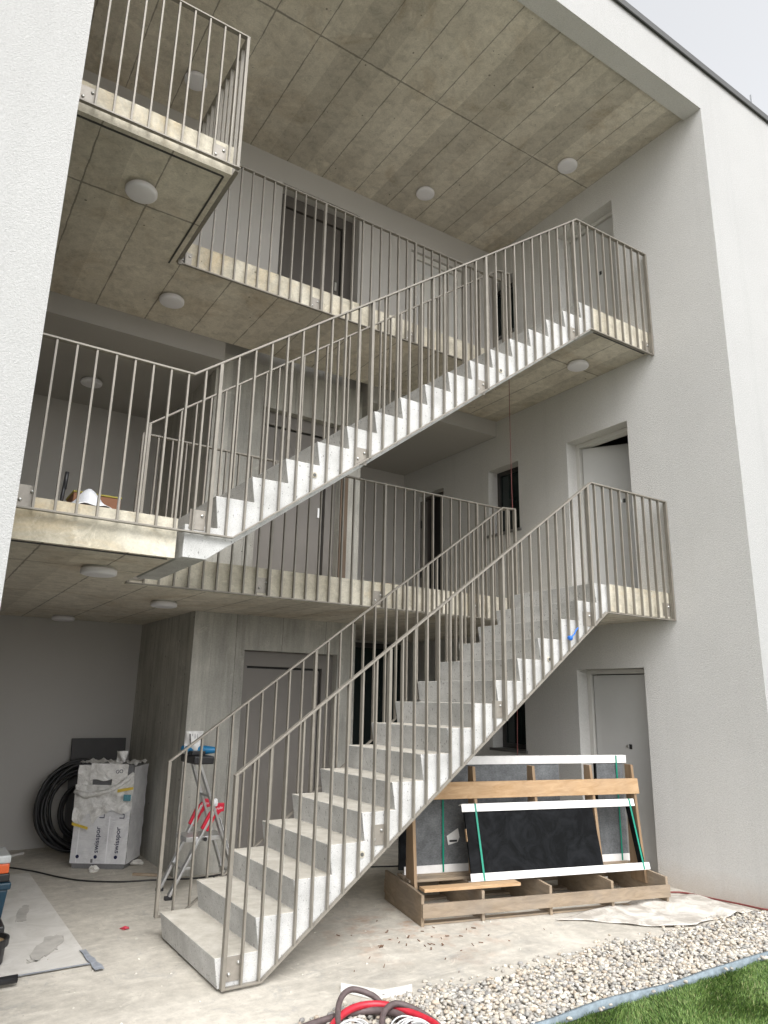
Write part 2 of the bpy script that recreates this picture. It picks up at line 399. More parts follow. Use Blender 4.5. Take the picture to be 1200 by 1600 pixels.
# drip grooves: thin dark battens paint in their shade under the slab edge
def drip(pts, z):
    b = MB()
    for p, q in zip(pts[:-1], pts[1:]): b.bar((*p, z), (*q, z), .014, .008)
    b.build('drip_groove_shade', M['anthracite'], bld)
drip([(.0, YS + .05), (1.475, YS + .05), (1.475, 6.03)], B2 - .003)
drip([(-1, YS + .05), (1.33, YS + .05)], B1 - .003)
drip([(5.66, YS + .05), (6.53, YS + .05)], B2 - .003); drip([(5.66, YS + .05), (6.53, YS + .05)], B1 - .003)
# lowered plaster ceiling of the first floor corridor
b = MB(); b.box(-3.1, 2.488, 7.202, 9.5, 5.355, F2); b.box(4.472, XW, 7.202, 9.5, 5.355, F2)
b.box(2.488, 4.472, 7.5, 9.5, B2, F2)
b.build('lowered_ceiling', M['lowceil'], bld)
# concrete core with lift doors
for (z0, z1, d) in ((-.06, B1, (3.07, 4.23, -.06, 2.185)), (F1, B2, (3.09, 4.18, F1, 5.045))):
    b = wall('y', 7.45, 7.67, 2.49, 4.47, z0, z1, [d])
    b.box(2.49, 2.69, 7.67, 9.5, z0, z1); b.box(4.27, 4.47, 7.67, 9.5, z0, z1); b.box(2.69, 4.27, 8.2, 8.4, z0, z1)
    b.build('core_wall', M['core'], bld)
# doors --------------------------------------------------------------
def core_door(x0, x1, z0, z1, y, leafm, right_gap=.14):
    fr = wall('y', y, y + .07, x0, x1, z0, z1, [(x0 + .085, x1 - right_gap, z0, z1 - .16)]).build('door', leafm, bld)
    wall('y', y + .012, y + .055, x0 + .09, x1 - right_gap - .035, z0 + .01, z1 - .185, []).build('leaf', leafm, fr)
    wall('y', y + .06, y + .09, x0 + .05, x1 - .05, z0, z1 - .1, []).build('shadow_gap', M['black'], fr)
    MB().box(x1 - right_gap - .10, x1 - right_gap - .07, y - .002, y + .02, z0 + 1.0, z0 + 1.12).build('lock', M['bolt'], fr)
    return fr
core_door(3.07, 4.23, -.02, 2.18, 7.56, M['doortaupe'])
core_door(3.09, 4.18, F1, 5.04, 7.56, M['doortaupe'])
core_door(3.045, 4.165, F2, 7.945, 7.34, M['doordark'])
# second back-wall door of the top floor, pale
fr = wall('y', 7.20, 7.27, 5.025, 5.945, F2, 7.775, [(5.10, 5.87, F2, 7.70)]).build('door', M['framewhite'], bld)
MB().box(5.105, 5.865, 7.225, 7.265, F2 + .01, 7.69).build('leaf', M['doorgrey'], fr)
MB().box(5.20, 5.77, 7.221, 7.224, F2 + .2, 7.5).build('panel_moulding', M['framewhite'], fr)
# side-wall doors
def side_door(z0, z1, open_=0.0):
    y0, y1 = 4.98, 5.91; x = XW + .165
    fr = wall('x', x, x + .11, y0 + .002, y1 - .002, z0, z1 - .002, [(y0 + .055, y1 - .055, z0, z1 - .05)]).build('door', M['framewhite'], bld)
    hp = Vector((x + .05, y1 - .075, 0)); a = R(open_)
    def xf(p):
        q = Vector((p.x, p.y, 0)) - hp
        return Vector((hp.x + q.x * math.cos(a) - q.y * math.sin(a), hp.y + q.x * math.sin(a) + q.y * math.cos(a), p.z))
    lf = MB(xf).box(x + .03, x + .075, y0 + .06, y1 - .072, z0 + .012, z1 - .062).build('leaf', M['doorgrey'], fr, bevel=.002)
    k = MB(xf); k.box(x + .026, x + .03, 5.40, 5.43, z0 + 1.25, z0 + 1.28); k.build('lock', M['bolt'], fr)
    k = MB(xf); k.box(x + .0255, x + .0295, 5.35, 5.385, z0 + 1.24, z0 + 1.29); k.build('keyhole', M['black'], fr)
    return fr
side_door(-.02, 2.073); side_door(F1, 4.878, 32); side_door(F2, 7.868)
MB().box(XW + .155, XW + .167, 5.0, 5.045, .955, .985).build('cable_end', M['black'], bld)
# deep corridor door, open and dark
fr = wall('x', XW + .12, XW + .2, 8.432, 9.068, F1, 4.888, [(8.47, 9.03, F1, 4.85)]).build('door', M['doordark'], bld)
MB().box(XW + .2, XW + .25, 8.432, 9.068, F1, 4.888).build('leaf', M['black'], fr)  # flat black panel standing in for the unlit opening
MB().box(XW + .02, XW + .115, 8.99, 9.066, F1, 4.80).build('open_leaf_edge', M['doortaupe'], fr)
for zz in (3.55, 4.35): MB().box(XW + .005, XW + .02, 9.0, 9.03, zz, zz + .12).build('hinge', M['black'], fr)
# assumed dark glazed door, sized to paint in the back recess's deep shade
fr = wall('y', 9.43, 9.498, 4.48, 6.555, -.02, 2.52, [(4.55, 5.48, .06, 2.45), (5.56, 6.49, .06, 2.45)]).build('dark_recess_door', M['anthracite'], bld)
MB().box(4.53, 6.51, 9.46, 9.475, .03, 2.47).build('pane', M['glass'], fr)
# windows
for (y0, y1, z0, z1) in WH:
    x = XW + .17
    fr = wall('x', x, x + .06, y0 + .002, y1 - .002, z0 + .002, z1 - .002, [(y0 + .06, y1 - .06, z0 + .06, z1 - .06)]).build('window', M['anthracite'], bld)
    MB().box(x + .025, x + .035, y0 + .055, y1 - .055, z0 + .055, z1 - .055).build('pane', M['glass'], fr)
    MB().box(x + .06, x + .12, y0 - .1, y1 + .1, z0 - .1, z1 + .1).build('black_backing', M['black'], fr)  # black box closing the opening behind the pane
    MB().box(XW - .035, x - .001, y0 - .03, y1 + .03, z0 - .028, z0 + .004).build('sill', M['sill'], fr)
# joint plank beside the first-floor lift door
MB().box(4.185, 4.285, 7.425, 7.449, F1 + .002, 4.99).build('joint_board', timber('stained_board', (.10, .07, .05), (.2, .15, .11), 2), bld)
# lightning wire along the roof edge
b = MB(); b.tube([(x * .5, YF + .02, 8.985 + .006 * math.sin(x)) for x in range(2, 26)], .004, 5)
lw = b.build('lightning_wire', M['wire'], bld)
for x in (3.2, 5.2, 7.2, 7.78, 9.4):
    b = MB(); b.box(x - .01, x + .01, YF + .01, YF + .03, 8.92, 9.0 if x != 7.78 else 9.13); b.build('clip', M['wire'], lw)

# ------------------------------------------------------------------ stair flights
def nose1(k): return (1.83 + .25385 * (k - 1), .167 + .1888 * (k - 1))
def nose2(k): return (1.605 + .25245 * (k - 1), 3.021 + .18685 * (k - 1))
Y0S, Y1S = 4.585, 5.69
def flight(name, nose, n, foot, soff, end, label):
    e = empty(name, (nose(1)[0], Y0S, foot[0][1]), label, 'stair flight', 'precast concrete stair flights')
    P = list(foot); U = .03
    for k in range(1, n + 1):
        x, z = nose(k); zl = foot[-1][1] if k == 1 else nose(k - 1)[1]
        if k > 1 or len(foot) == 1: P.append((x + U, zl if k > 1 else foot[0][1]))
        else: P.append((x + U, zl))
        P.append((x, z))
    P += end + soff
    o = MB().prism(P, 'y', Y0S, Y1S).build('flight', M['precast'], e, bevel=.004)
    return e, o
e1, st1 = flight('stair_flight', nose1, 15, [(nose1(1)[0] + .03, 0.0)], [(5.53, 2.545), (2.13, .0)], [(SX - .01, nose1(15)[1]), (SX - .01, 2.545)],
                 'lower precast concrete stair flight rising from the ground to the first-floor landing')
e2, st2 = flight('stair_flight', nose2, 16, [(1.57, 2.572), (1.41, 2.572), (1.41, F1 - .03)], [(5.555, 5.535)], [(SX - .01, nose2(16)[1]), (SX - .01, 5.535)],
                 'upper precast concrete stair flight rising from the first floor to the second-floor landing')
M['socket'] = plain('anchor_socket', (.10, .10, .095), .6)
for e, p in ((e1, (2.852, .652)), (e1, (4.746, 2.065)), (e2, (2.348, 3.311)), (e2, (4.25, 4.70))):
    b = MB(); b.lathe((p[0], Y0S - .001, p[1]), [(.022, 0), (.022, .006)], 16, (0, -1, 0)); a = b.build('lifting_socket', M['edge'], e)
    b = MB(); b.lathe((p[0], Y0S - .0075, p[1]), [(.013, 0), (.013, .003)], 16, (0, -1, 0)); b.build('socket_hole', M['socket'], a)

# ------------------------------------------------------------------ railings
def miter_xz(path, y0, y1, h):
    """flat bar following (x, z) points, centred on them, thickness h"""
    n = len(path); L = []; 
    for i, (x, z) in enumerate(path):
        ds = []
        if i > 0: d = Vector((x - path[i - 1][0], z - path[i - 1][1])).normalized(); ds.append(d)
        if i < n - 1: d = Vector((path[i + 1][0] - x, path[i + 1][1] - z)).normalized(); ds.append(d)
        nn = sum((Vector((-d.y, d.x)) for d in ds), Vector((0, 0))).normalized()
        k = 1 / max(.3, nn.dot(Vector((-ds[0].y, ds[0].x))))
        L.append((Vector((x, z)) - nn * h / 2 * k, Vector((x, z)) + nn * h / 2 * k))
    poly = [tuple(a) for a, b in L] + [tuple(b) for a, b in L[::-1]]
    return MB().prism(poly, 'y', y0, y1)
def interp(path, x):
    for (a, b) in zip(path[:-1], path[1:]):
        if min(a[0], b[0]) - 1e-6 <= x <= max(a[0], b[0]) + 1e-6 and abs(b[0] - a[0]) > 1e-6:
            return a[1] + (b[1] - a[1]) * (x - a[0]) / (b[0] - a[0])
    return path[0][1] if x < path[0][0] else path[-1][1]
BW, BD = .0125, .030              # baluster width along the rail and depth
def plate(rl, p, ax, face, w=.105, h=.135):
    """fixing plate with two bolts; ax 'x': plate lies in an xz plane facing -y"""
    x, y, z = p; b = MB()
    if ax == 'x': b.box(x, x + w, y, y + .006, z, z + h)
    else: b.box(x, x + .006, y, y + w, z, z + h)
    o = b.build('mounting_plate', M['plate'], rl)
    for (u, v) in ((.22, .3), (.78, .72)):
        c = (x + w * u, y, z + h * v) if ax == 'x' else (x, y + w * u, z + h * v)
        b = MB(); b.lathe(c, [(.011, 0), (.011, .005), (.007, .010), (.002, .012)], 10, (0, -1, 0) if ax == 'x' else (-1, 0, 0)); b.build('bolt', M['bolt'], o, smooth=False)
def rail_x(rl, y, top, bot, xs, posts, plates=(), hw=.04, hh=.014):
    """railing run in the plane y: handrail along top, base bar along bot"""
    miter_xz(top, y - hw / 2, y + hw / 2, hh).build('handrail', M['rail'], rl, bevel=.002)
    miter_xz(bot, y - BD / 2, y + BD / 2, .012).build('base_rail', M['rail'], rl, bevel=.0015)
    for x in xs:
        b = MB().box(x - BW / 2, x + BW / 2, y - BD / 2 + .001, y + BD / 2 - .001, interp(bot, x) + .004, interp(top, x) - .005); b.build('baluster', M['rail'], rl)
    for x in posts:
        b = MB().box(x - .012, x + .012, y - .019, y + .019, interp(bot, x) - .004, interp(top, x) - .005); b.build('post', M['rail'], rl, bevel=.0015)
    for (x, z, yf) in plates: plate(rl, (x, yf - .006, z), 'x', -1)
def spaced(a, b, n): return [a + (b - a) * k / n for k in range(1, n)]
YR = 4.556
# lower flight, front
r = empty('stair_railing', (1.88, YR, 0), 'taupe steel railing on the near side of the lower flight and its landing', 'railing', 'taupe steel balustrades')
top = [(1.868, 1.203), (5.375, 3.800), (XW - .012, 3.800)]; bot = [(1.87, .004), (2.126, .004), (5.515, 2.537), (XW - .01, 2.537)]
P1 = [1.88, 3.04, 4.19, 5.325]; xs = []
for a, b_ in zip(P1[:-1], P1[1:]): xs += spaced(a, b_, 10)
xs += [5.43 + .1245 * k for k in range(9)]
rail_x(r, YR, top, bot, xs, P1 + [XW - .02], [(1.90, .03, Y0S), (2.925, .70, Y0S), (4.075, 1.565, Y0S), (5.21, 2.39, Y0S), (6.44, 2.58, YS)])
# lower flight, far side
YB = 5.722
r = empty('stair_railing', (1.81, YB, 0), 'taupe steel railing on the far side of the lower flight', 'railing', 'taupe steel balustrades')
top = [(1.80, 1.196), (5.28, 3.775), (5.47, 3.79)]; bot = [(1.80, .13), (2.0, .13), (5.30, 2.56), (5.47, 2.60)]
P2 = [1.81, 3.03, 4.25, 5.465]; xs = []
for a, b_ in zip(P2[:-1], P2[1:]): xs += spaced(a, b_, 10)
rail_x(r, YB, top, bot, xs, P2)
# first floor, front left, then up the second flight, then landing
r = empty('stair_railing', (1.37, YR, F1), 'taupe steel railing of the left balcony climbing along the upper flight to its landing', 'railing', 'taupe steel balustrades')
top = [(-.9, 3.853), (1.367, 3.845), (5.375, 6.805), (XW - .012, 6.825)]; bot = [(-.9, 2.745), (1.733, 2.738), (5.52, 5.53), (XW - .01, 5.53)]
P3 = [1.557, 2.809, 4.06, 5.317]; xs = [1.451 - .1205 * k for k in range(19)]
for a, b_ in zip(P3[:-1], P3[1:]): xs += spaced(a, b_, 10)
xs += [5.43 + .1245 * k for k in range(9)]
rail_x(r, YR, top, bot, xs, P3 + [XW - .02, -.02], [(1.435, 2.765, Y0S), (2.695, 3.475, Y0S), (3.945, 4.40, Y0S), (5.20, 5.34, Y0S), (6.44, 5.56, YS), (.395, 2.755, YS)])
# second flight, far side
r = empty('stair_railing', (1.39, YB, F1), 'taupe steel railing on the far side of the upper flight', 'railing', 'taupe steel balustrades')
top = [(1.38, 3.853), (5.29, 6.768), (5.48, 6.785)]; bot = [(1.39, 2.85), (1.62, 2.86), (5.30, 5.55), (5.48, 5.60)]
P4 = [1.392, 2.64, 3.88, 5.12]; xs = []
for a, b_ in zip(P4[:-1], P4[1:]): xs += spaced(a, b_, 10)
rail_x(r, YB, top, bot, xs + [5.24, 5.36], P4 + [5.475])
# first floor walkway
YWK = 5.958
r = empty('walkway_railing', (1.41, YWK, F1), 'level taupe railing along the first-floor walkway behind the stairs', 'railing', 'taupe steel balustrades')
rail_x(r, YWK, [(1.395, 3.85), (5.60, 3.85)], [(1.395, 2.568), (5.60, 2.568)], [1.41 + .1235 * k for k in range(1, 34) if k % 10], [1.405, 2.643, 3.88, 5.113, 5.59],
       [(1.43, 2.60, 5.985), (2.54, 2.60, 5.985), (3.78, 2.60, 5.985), (5.01, 2.60, 5.985)])
# second floor: front balcony, return along the slot, walkway
r = empty('balcony_railing', (1.55, YR, F2), 'taupe railing around the top left balcony and along the second-floor walkway', 'railing', 'taupe steel balustrades')
rail_x(r, YR, [(-.9, 6.872), (1.565, 6.872)], [(-.9, 5.63), (1.57, 5.63)], [1.475 - .1215 * k for k in range(19)], [1.549], [(.40, 5.66, YS), (1.36, 5.66, YS)])
b = MB(); b.box(1.535, 1.575, YR + .02, YWK - .02, 6.865, 6.879); b.build('handrail', M['rail'], r, bevel=.002)
b = MB(); b.box(1.540, 1.570, YR + .015, YWK + .015, 5.607, 5.619); b.build('base_rail', M['rail'], r)
for k in range(1, 12):
    yy = YR + (YWK - YR) * k / 12
    MB().box(1.541, 1.569, yy - BW / 2, yy + BW / 2, 5.61, 6.867).build('baluster', M['rail'], r)
MB().box(1.537, 1.575, YWK - .012, YWK + .012, 5.555, 6.868).build('post', M['rail'], r, bevel=.0015)
plate(r, (1.53, 5.80, 5.63), 'y', -1)
rail_x(r, YWK, [(1.535, 6.872), (5.60, 6.852)], [(1.54, 5.572), (5.60, 5.566)], [1.604 + .1195 * k for k in range(33) if k not in (12, 22)], [3.04, 4.235, 5.59],
       [(1.565, 5.585, 5.985), (2.925, 5.58, 5.985), (4.12, 5.58, 5.985), (5.47, 5.58, 5.985)])

# ------------------------------------------------------------------ ceiling lamps
def lamp(c, label):
    e = empty('ceiling_lamp', c, label, 'lamp', 'round opal ceiling lamps')
    b = MB(); b.lathe(c, [(.108, 0), (.108, -.020), (.10, -.022)], 40); b.build('base', M['lampbase'], e, smooth=False)
    b = MB(); b.lathe(c, [(.119, -.016), (.123, -.022), (.123, -.045), (.118, -.054), (.105, -.059), (.05, -.062), (0, -.063)], 40)
    o = b.build('diffuser', M['lamp'], e, smooth=True)
    return e
l0 = lamp((6.02, 5.18, CEIL), 'round white lamp on the top ceiling nearest the right wall')
def lamp2(c, label):
    e = copy_tree(l0); e.location = c; e['label'] = label; return e
lamp2((4.85, 6.61, CEIL), 'round white lamp on the top ceiling above the walkway near the back wall')
lamp2((1.69, 6.59, CEIL), 'round white lamp on the top ceiling seen through the upper left balcony bars')
lamp2((.99, 5.15, B2), 'round white lamp under the projecting upper left balcony')
lamp2((1.69, 6.62, B2), 'round white lamp under the second-floor slab left of the walkway edge')
lamp2((6.10, 5.25, B2), 'round white lamp under the second-floor landing at the right wall')
lamp2((1.36, 8.64, 5.355), 'round lamp on the dark plaster ceiling behind the first-floor railing')
lamp2((1.045, 5.29, B1), 'round white lamp under the first-floor slab, nearest the front edge')
lamp2((1.98, 6.87, B1), 'round white lamp under the first-floor slab beside the stair slot')
lamp2((1.46, 9.05, B1), 'round white lamp under the first-floor slab by the dark back wall')

# ------------------------------------------------------------------ gravel strip, turf and edging
import numpy as np
rng = np.random.default_rng(3)
def gravel():
    bm = bmesh.new(); bmesh.ops.create_icosphere(bm, subdivisions=2, radius=1.0); 
    base = np.array([v.co[:] for v in bm.verts]); tri = np.array([[v.index for v in f.verts] for f in bm.faces]); bm.free()
    pts = []
    def field(x0, x1, y0, y1, step, zj):
        nx = int((x1 - x0) / step); ny = int((y1 - y0) / step)
        for i in range(nx):
            for j in range(ny):
                x = x0 + (i + .5 + rng.uniform(-.5, .5)) * step; y = y0 + (j + .5 + rng.uniform(-.5, .5)) * step
                lim = 3.955 + .03 * math.sin(x * 3.1) + .025 * math.sin(x * 8.3 + 1) + .02 * math.sin(x * 19)
                if 3.24 < y < lim: pts.append((x, y, zj + rng.uniform(-.006, .010)))
    field(1.4, 8.2, 3.31, 4.06, .0255, GZ - .004)
    field(1.4, 8.2, 3.33, 4.03, .034, GZ + .008)
    for k in range(120):      # strays on the concrete and turf edge
        pts.append((rng.uniform(2.4, 6.5), 3.97 + abs(rng.normal(0, .05)), GZ + .006))
    for k in range(25): pts.append((rng.uniform(3.0, 6.5), 3.25 - abs(rng.normal(0, .02)), GZ + .012))
    n = len(pts); V = np.empty((n, len(base), 3), np.float32); C = np.empty((n, 4), np.float32)
    pal = np.array([(.55, .50, .42), (.43, .40, .36), (.37, .36, .335), (.60, .56, .49), (.48, .41, .33), (.30, .29, .28), (.57, .55, .51)])
    for i, p in enumerate(pts):
        s = rng.uniform(.0085, .0175) * np.array([rng.uniform(.9, 1.5), rng.uniform(.8, 1.1), rng.uniform(.55, .85)])
        k = rng.normal(0, 1, 3) * 1.3; d = 1 + .13 * np.sin(base @ rng.normal(0, 2, 3) + k[0]) + .08 * np.sin(base @ rng.normal(0, 4, 3) + k[1])
        b = base * d[:, None] * s; a = rng.uniform(0, 6.28); ti = rng.normal(0, .35)
        ca, sa, ct, st_ = math.cos(a), math.sin(a), math.cos(ti), math.sin(ti)
        b = b @ np.array([[1, 0, 0], [0, ct, -st_], [0, st_, ct]]).T @ np.array([[ca, -sa, 0], [sa, ca, 0], [0, 0, 1]]).T
        V[i] = b + p; c = pal[rng.choice(7, p=[.24, .2, .14, .14, .1, .06, .12])] * rng.uniform(.8, 1.12); C[i] = (*c, 1)
    m = len(base); F = (tri[None] + (np.arange(n) * m)[:, None, None]).reshape(-1, 3)
    me = bpy.data.meshes.new('gravel'); me.vertices.add(n * m); me.vertices.foreach_set('co', V.reshape(-1))
    me.loops.add(F.size); me.loops.foreach_set('vertex_index', F.reshape(-1).astype(np.int32))
    me.polygons.add(len(F)); me.polygons.foreach_set('loop_start', np.arange(0, F.size, 3, dtype=np.int32)); me.polygons.foreach_set('use_smooth', np.ones(len(F), bool))
    at = me.color_attributes.new('stone', 'FLOAT_COLOR', 'POINT'); at.data.foreach_set('color', np.repeat(C, m, axis=0).reshape(-1))
    me.update(); me.validate()
    t = NT('river_gravel'); a = t.n('Attribute', attribute_name='stone').outputs['Color']
    col = t.mix(1, a, t.ramp(t.noise(120, 4, .7), [(.3, .82), (.7, 1.1)]), 'MULTIPLY')
    me.materials.append(t.fin(col, .75, t.bump(t.noise(260, 3), .3, .002), spec=.3))
    o = bpy.data.objects.new('gravel', me); COL.objects.link(o)
    tag(o, 'strip of pale rounded gravel between the concrete and the turf', 'gravel', kind='stuff')
gravel()
def turf():
    N = 125000
    X = np.concatenate([rng.uniform(2.7, 7.2, int(N * .75)), rng.uniform(.5, 9.5, N - int(N * .75))]); Y = np.concatenate([3.275 - rng.uniform(0, 1.0, int(N * .75)), 3.275 - rng.uniform(0, 2.4, N - int(N * .75))])
    Y += .012 * np.sin(X * 23)
    n = len(X); h = rng.uniform(.012, .030, n); a = rng.uniform(0, 6.283, n); w = rng.uniform(.0013, .0024, n)
    # blades lean in drifting tufts
    la = 2.2 * np.sin(X * 5 + 1.3 * np.sin(Y * 7)) + rng.normal(0, .9, n); ln = h * rng.uniform(.3, 1.0, n)
    z = np.full(n, GZ - .03)
    V = np.empty((n, 5, 3), np.float32); dx, dy = np.cos(a) * w, np.sin(a) * w; lx, ly = np.cos(la) * ln, np.sin(la) * ln
    V[:, 0] = np.stack([X - dx, Y - dy, z], 1); V[:, 1] = np.stack([X + dx, Y + dy, z], 1)
    V[:, 2] = np.stack([X + dx * .8 + lx * .4, Y + dy * .8 + ly * .4, z + h * .65], 1); V[:, 3] = np.stack([X - dx * .8 + lx * .4, Y - dy * .8 + ly * .4, z + h * .65], 1)
    V[:, 4] = np.stack([X + lx, Y + ly, z + h], 1)
    k = (np.arange(n) * 5)[:, None]
    L = np.concatenate([k + np.array([[0, 1, 2, 3]]), k + np.array([[3, 2, 4]])], 1).reshape(-1).astype(np.int32)
    st_ = np.stack([np.arange(n) * 7, np.arange(n) * 7 + 4], 1).reshape(-1).astype(np.int32)
    me = bpy.data.meshes.new('turf'); me.vertices.add(n * 5); me.vertices.foreach_set('co', V.reshape(-1)); me.loops.add(len(L)); me.loops.foreach_set('vertex_index', L)
    me.polygons.add(2 * n); me.polygons.foreach_set('loop_start', st_)
    pal = np.array([(.09, .165, .035), (.14, .23, .055), (.20, .28, .085), (.055, .11, .022), (.28, .28, .13)])
    C = np.ones((n, 4), np.float32); C[:, :3] = pal[rng.choice(5, n, p=[.33, .3, .15, .17, .05])] * rng.uniform(.8, 1.2, n)[:, None]
    at = me.color_attributes.new('blade', 'FLOAT_COLOR', 'POINT'); at.data.foreach_set('color', np.repeat(C, 5, axis=0).reshape(-1))
    me.update(); me.validate()
    t = NT('turf_blades'); me.materials.append(t.fin(t.n('Attribute', attribute_name='blade').outputs['Color'], .5, spec=.3))
    o = bpy.data.objects.new('turf', me); COL.objects.link(o); tag(o, 'short green artificial turf along the gravel strip', 'grass', kind='stuff')
turf()
M['edging'] = plain('blue_grey_foil_edging', (.21, .26, .295), .35, .1, .35, 25, .3, 60)
b = MB(); pts = [(x, 3.292 + .010 * math.sin(x * 2.3) + .006 * math.sin(x * 7.1), GZ + .012 + .006 * math.sin(x * 5.3)) for x in [1.2 + .12 * i for i in range(70)]]
vs = []; fs = []
for i, (x, y, z) in enumerate(pts):
    vs += [(x, y - .010, GZ - .03), (x, y - .008, z), (x, y + .007 + .003 * math.sin(x * 11), z + .006), (x, y + .012, GZ - .03)]
for i in range(len(pts) - 1):
    for k in range(3): fs.append((4 * i + k, 4 * i + 4 + k, 4 * i + 5 + k, 4 * i + 1 + k))
b.add(vs, fs); tag(b.build('edging_strip', M['edging'], smooth=True), 'blue-grey foil edging strip between gravel and green turf', 'edging')

# ------------------------------------------------------------------ A-frame pallet with stone slabs
O = Vector((3.682, 4.997, GZ)); U = Vector((.9732, -.2300, 0)); Vv = Vector((.2300, .9732, 0))
def px(p): return O + U * p.x + Vv * p.y + Vector((0, 0, p.z))
M['oldwood'] = timber('weathered_pallet_wood', (.25, .19, .13), (.42, .335, .245), 0, .6)
M['oldwoody'] = timber('weathered_crosswise_wood', (.22, .165, .11), (.38, .30, .215), 1, .6)
M['newwood'] = timber('fresh_spruce_board', (.40, .25, .13), (.58, .40, .24), 0, .2)
M['studwood'] = timber('brown_stud_wood', (.25, .165, .095), (.40, .28, .175), 2, .35)
pal = empty('pallet_rack', O, 'weathered wooden A-frame pallet carrying stone slabs under the lower stair', 'pallet')
def pb(name, m, *bx, bevel=.0015):
    b = MB(px); b.box(*bx); return b.build(name, m, pal, bevel=bevel)
def endboard(u, v0=0.022, v1=.86, t_=.025, h=.235):
    b = MB(px); b.prism([(v0, .0), (v1, 0.0), (v1, h), (.30, h), (v0, h - .012)], 'x', u - t_ / 2, u + t_ / 2)
    return b.build('cross_board', M['oldwoody'], pal, bevel=.0015)
for u in (.0125, .545, 1.18, 1.80, 2.383): endboard(u)
pb('front_board', M['oldwood'], 0.002, 2.395, -.004, .018, .064, .164)
pb('bottom_board', M['oldwood'], 0.03, 2.37, .05, .12, .001, .015)
pb('bottom_board', M['oldwood'], 0.03, 2.37, .70, .80, .001, .021)
pb('deck_board', M['oldwood'], 0.028, 2.37, .36, .46, .236, .258)
pb('deck_board', M['oldwood'], 0.028, 2.37, .49, .63, .236, .258)
pb('back_board', M['oldwood'], 0.002, 2.395, .862, .884, .05, .16)
for i, u in enumerate((.03, .65, 1.26, 1.885, 2.36)):
    b = MB(px); b.prism([(.265, .12 if i in (0, 4) else .2595), (.47, .12 if i in (0, 4) else .2595), (.468, 1.145), (.375, 1.145)], 'x', u - .0135 + (.028 if i == 0 else 0), u + .0135 + (.028 if i == 0 else 0))
    b.build('stud', M['studwood'], pal, bevel=.0015)
b = MB(px); b.hexa([(.0, .335, .885), (2.40, .335, .885), (2.40, .357, .885), (.0, .357, .885), (.0, .352, 1.022), (2.40, .352, 1.022), (2.40, .374, 1.022), (.0, .374, 1.022)])
b.build('rail_board', M['newwood'], pal, bevel=.002)
tag((lambda b: (b.box(.03, .90, .03, .14, .2385, .262), b)[1])(MB(px)).build('loose_plank', M['newwood'], bevel=.002), 'fresh orange-brown plank lying loose on the front left of the pallet', 'plank')
# slabs
t = NT('honed_black_stone'); f = t.noise(4.5, 7, .7, dist=1.6); f2 = t.noise(16, 5, .7)
M['blackstone'] = t.fin(t.mix(t.ramp(f, [(.42, 0.0), (.75, 1.0)]), (.004, .0044, .005), (.016, .0175, .02)), t.ramp(f2, [(.3, .5), (.7, .68)]), spec=.08)
t = NT('dusty_grey_stone'); g = t.noise(9, 6, .7); w = t.noise(55, 3, .6, vec=t.coord((1, 1, 1.7)))
M['greystone'] = t.fin(t.mix(1, t.mix(t.ramp(g, [(.35, 0.0), (.7, 1.0)]), (.085, .09, .095), (.16, .168, .175)), t.ramp(w, [(.35, .8), (.65, 1.15)]), 'MULTIPLY'), .6, t.bump(w, .3, .003))
M['foamwhite'] = plain('white_foam_profile', (.78, .77, .76), .6, 0, .08, 20, .15, 60)
M['strap'] = plain('green_pet_strap', (.0, .23, .15), .35, 0, .1)
M['label'] = plain('white_paper_label', (.66, .66, .65), .7, 0, .08, 20)
M['ink'] = plain('black_print_ink', (.02, .02, .025), .6, 0, .05)
def lean(u, s, d, v0, z0, dv, L):
    """point on a leaning slab: u along, s up the slab, d out of its front face"""
    n = math.hypot(dv, L); cz, cv = L / n, dv / n
    return (u, v0 + cv * s - cz * d, z0 + cz * s + cv * d)
def slabbox(mb, fr, u0, u1, s0, s1, d0, d1):
    mb.hexa([lean(u0, s0, d1, *fr), lean(u1, s0, d1, *fr), lean(u1, s0, d0, *fr), lean(u0, s0, d0, *fr), lean(u0, s1, d1, *fr), lean(u1, s1, d1, *fr), lean(u1, s1, d0, *fr), lean(u0, s1, d0, *fr)]); return mb
FB = (.555, .262, .012, .96)          # back bundle: v0, z0, lean, height
eb = empty('stone_slab', px(Vector((.9, .55, .26))), 'big dusty grey stone slab strapped at the back of the pallet, cut off at its right', 'stone slab', 'stone slabs on the pallet')
slabbox(MB(px), FB, .16, 1.66, .0, .945, -.03, 0).build('slab', M['greystone'], eb, bevel=.002)
slabbox(MB(px), FB, .02, .16, .03, .88, -.034, -.004).build('dark_edge', M['blackstone'], eb)
ec = empty('stone_slab', px(Vector((2.1, .55, .26))), 'narrow grey stone offcut strapped at the right end of the pallet, behind the black slab', 'stone slab', 'stone slabs on the pallet')
b = slabbox(MB(px), FB, 2.09, 2.40, .0, .945, -.03, 0); slabbox(b, FB, 1.68, 2.0885, .0, .55, -.03, 0); b.build('slab', M['greystone'], ec, bevel=.002)
slabbox(MB(px), FB, 2.076, 2.089, .553, .945, -.03, 0.001).build('cut_edge', M['blackstone'], ec)
def strip(u0, u1, s0, s1, fr, th, name, par, d=.0):
    b = MB(px); slabbox(b, fr, u0, u1, s0, s1, d + .001, d + .010); slabbox(b, fr, u0, u1, (s1 if s1 > .3 else s0 - .008), (s1 + .008 if s1 > .3 else s0), -th, d + .010)
    return b.build(name, M['foamwhite'], par, bevel=.002)
strip(.30, 2.44, .885, .95, FB, .04, 'edge_profile', eb); strip(.06, .80, .0, .058, FB, .04, 'edge_profile', eb); strip(1.70, 2.43, .0, .058, FB, .04, 'edge_profile', ec)
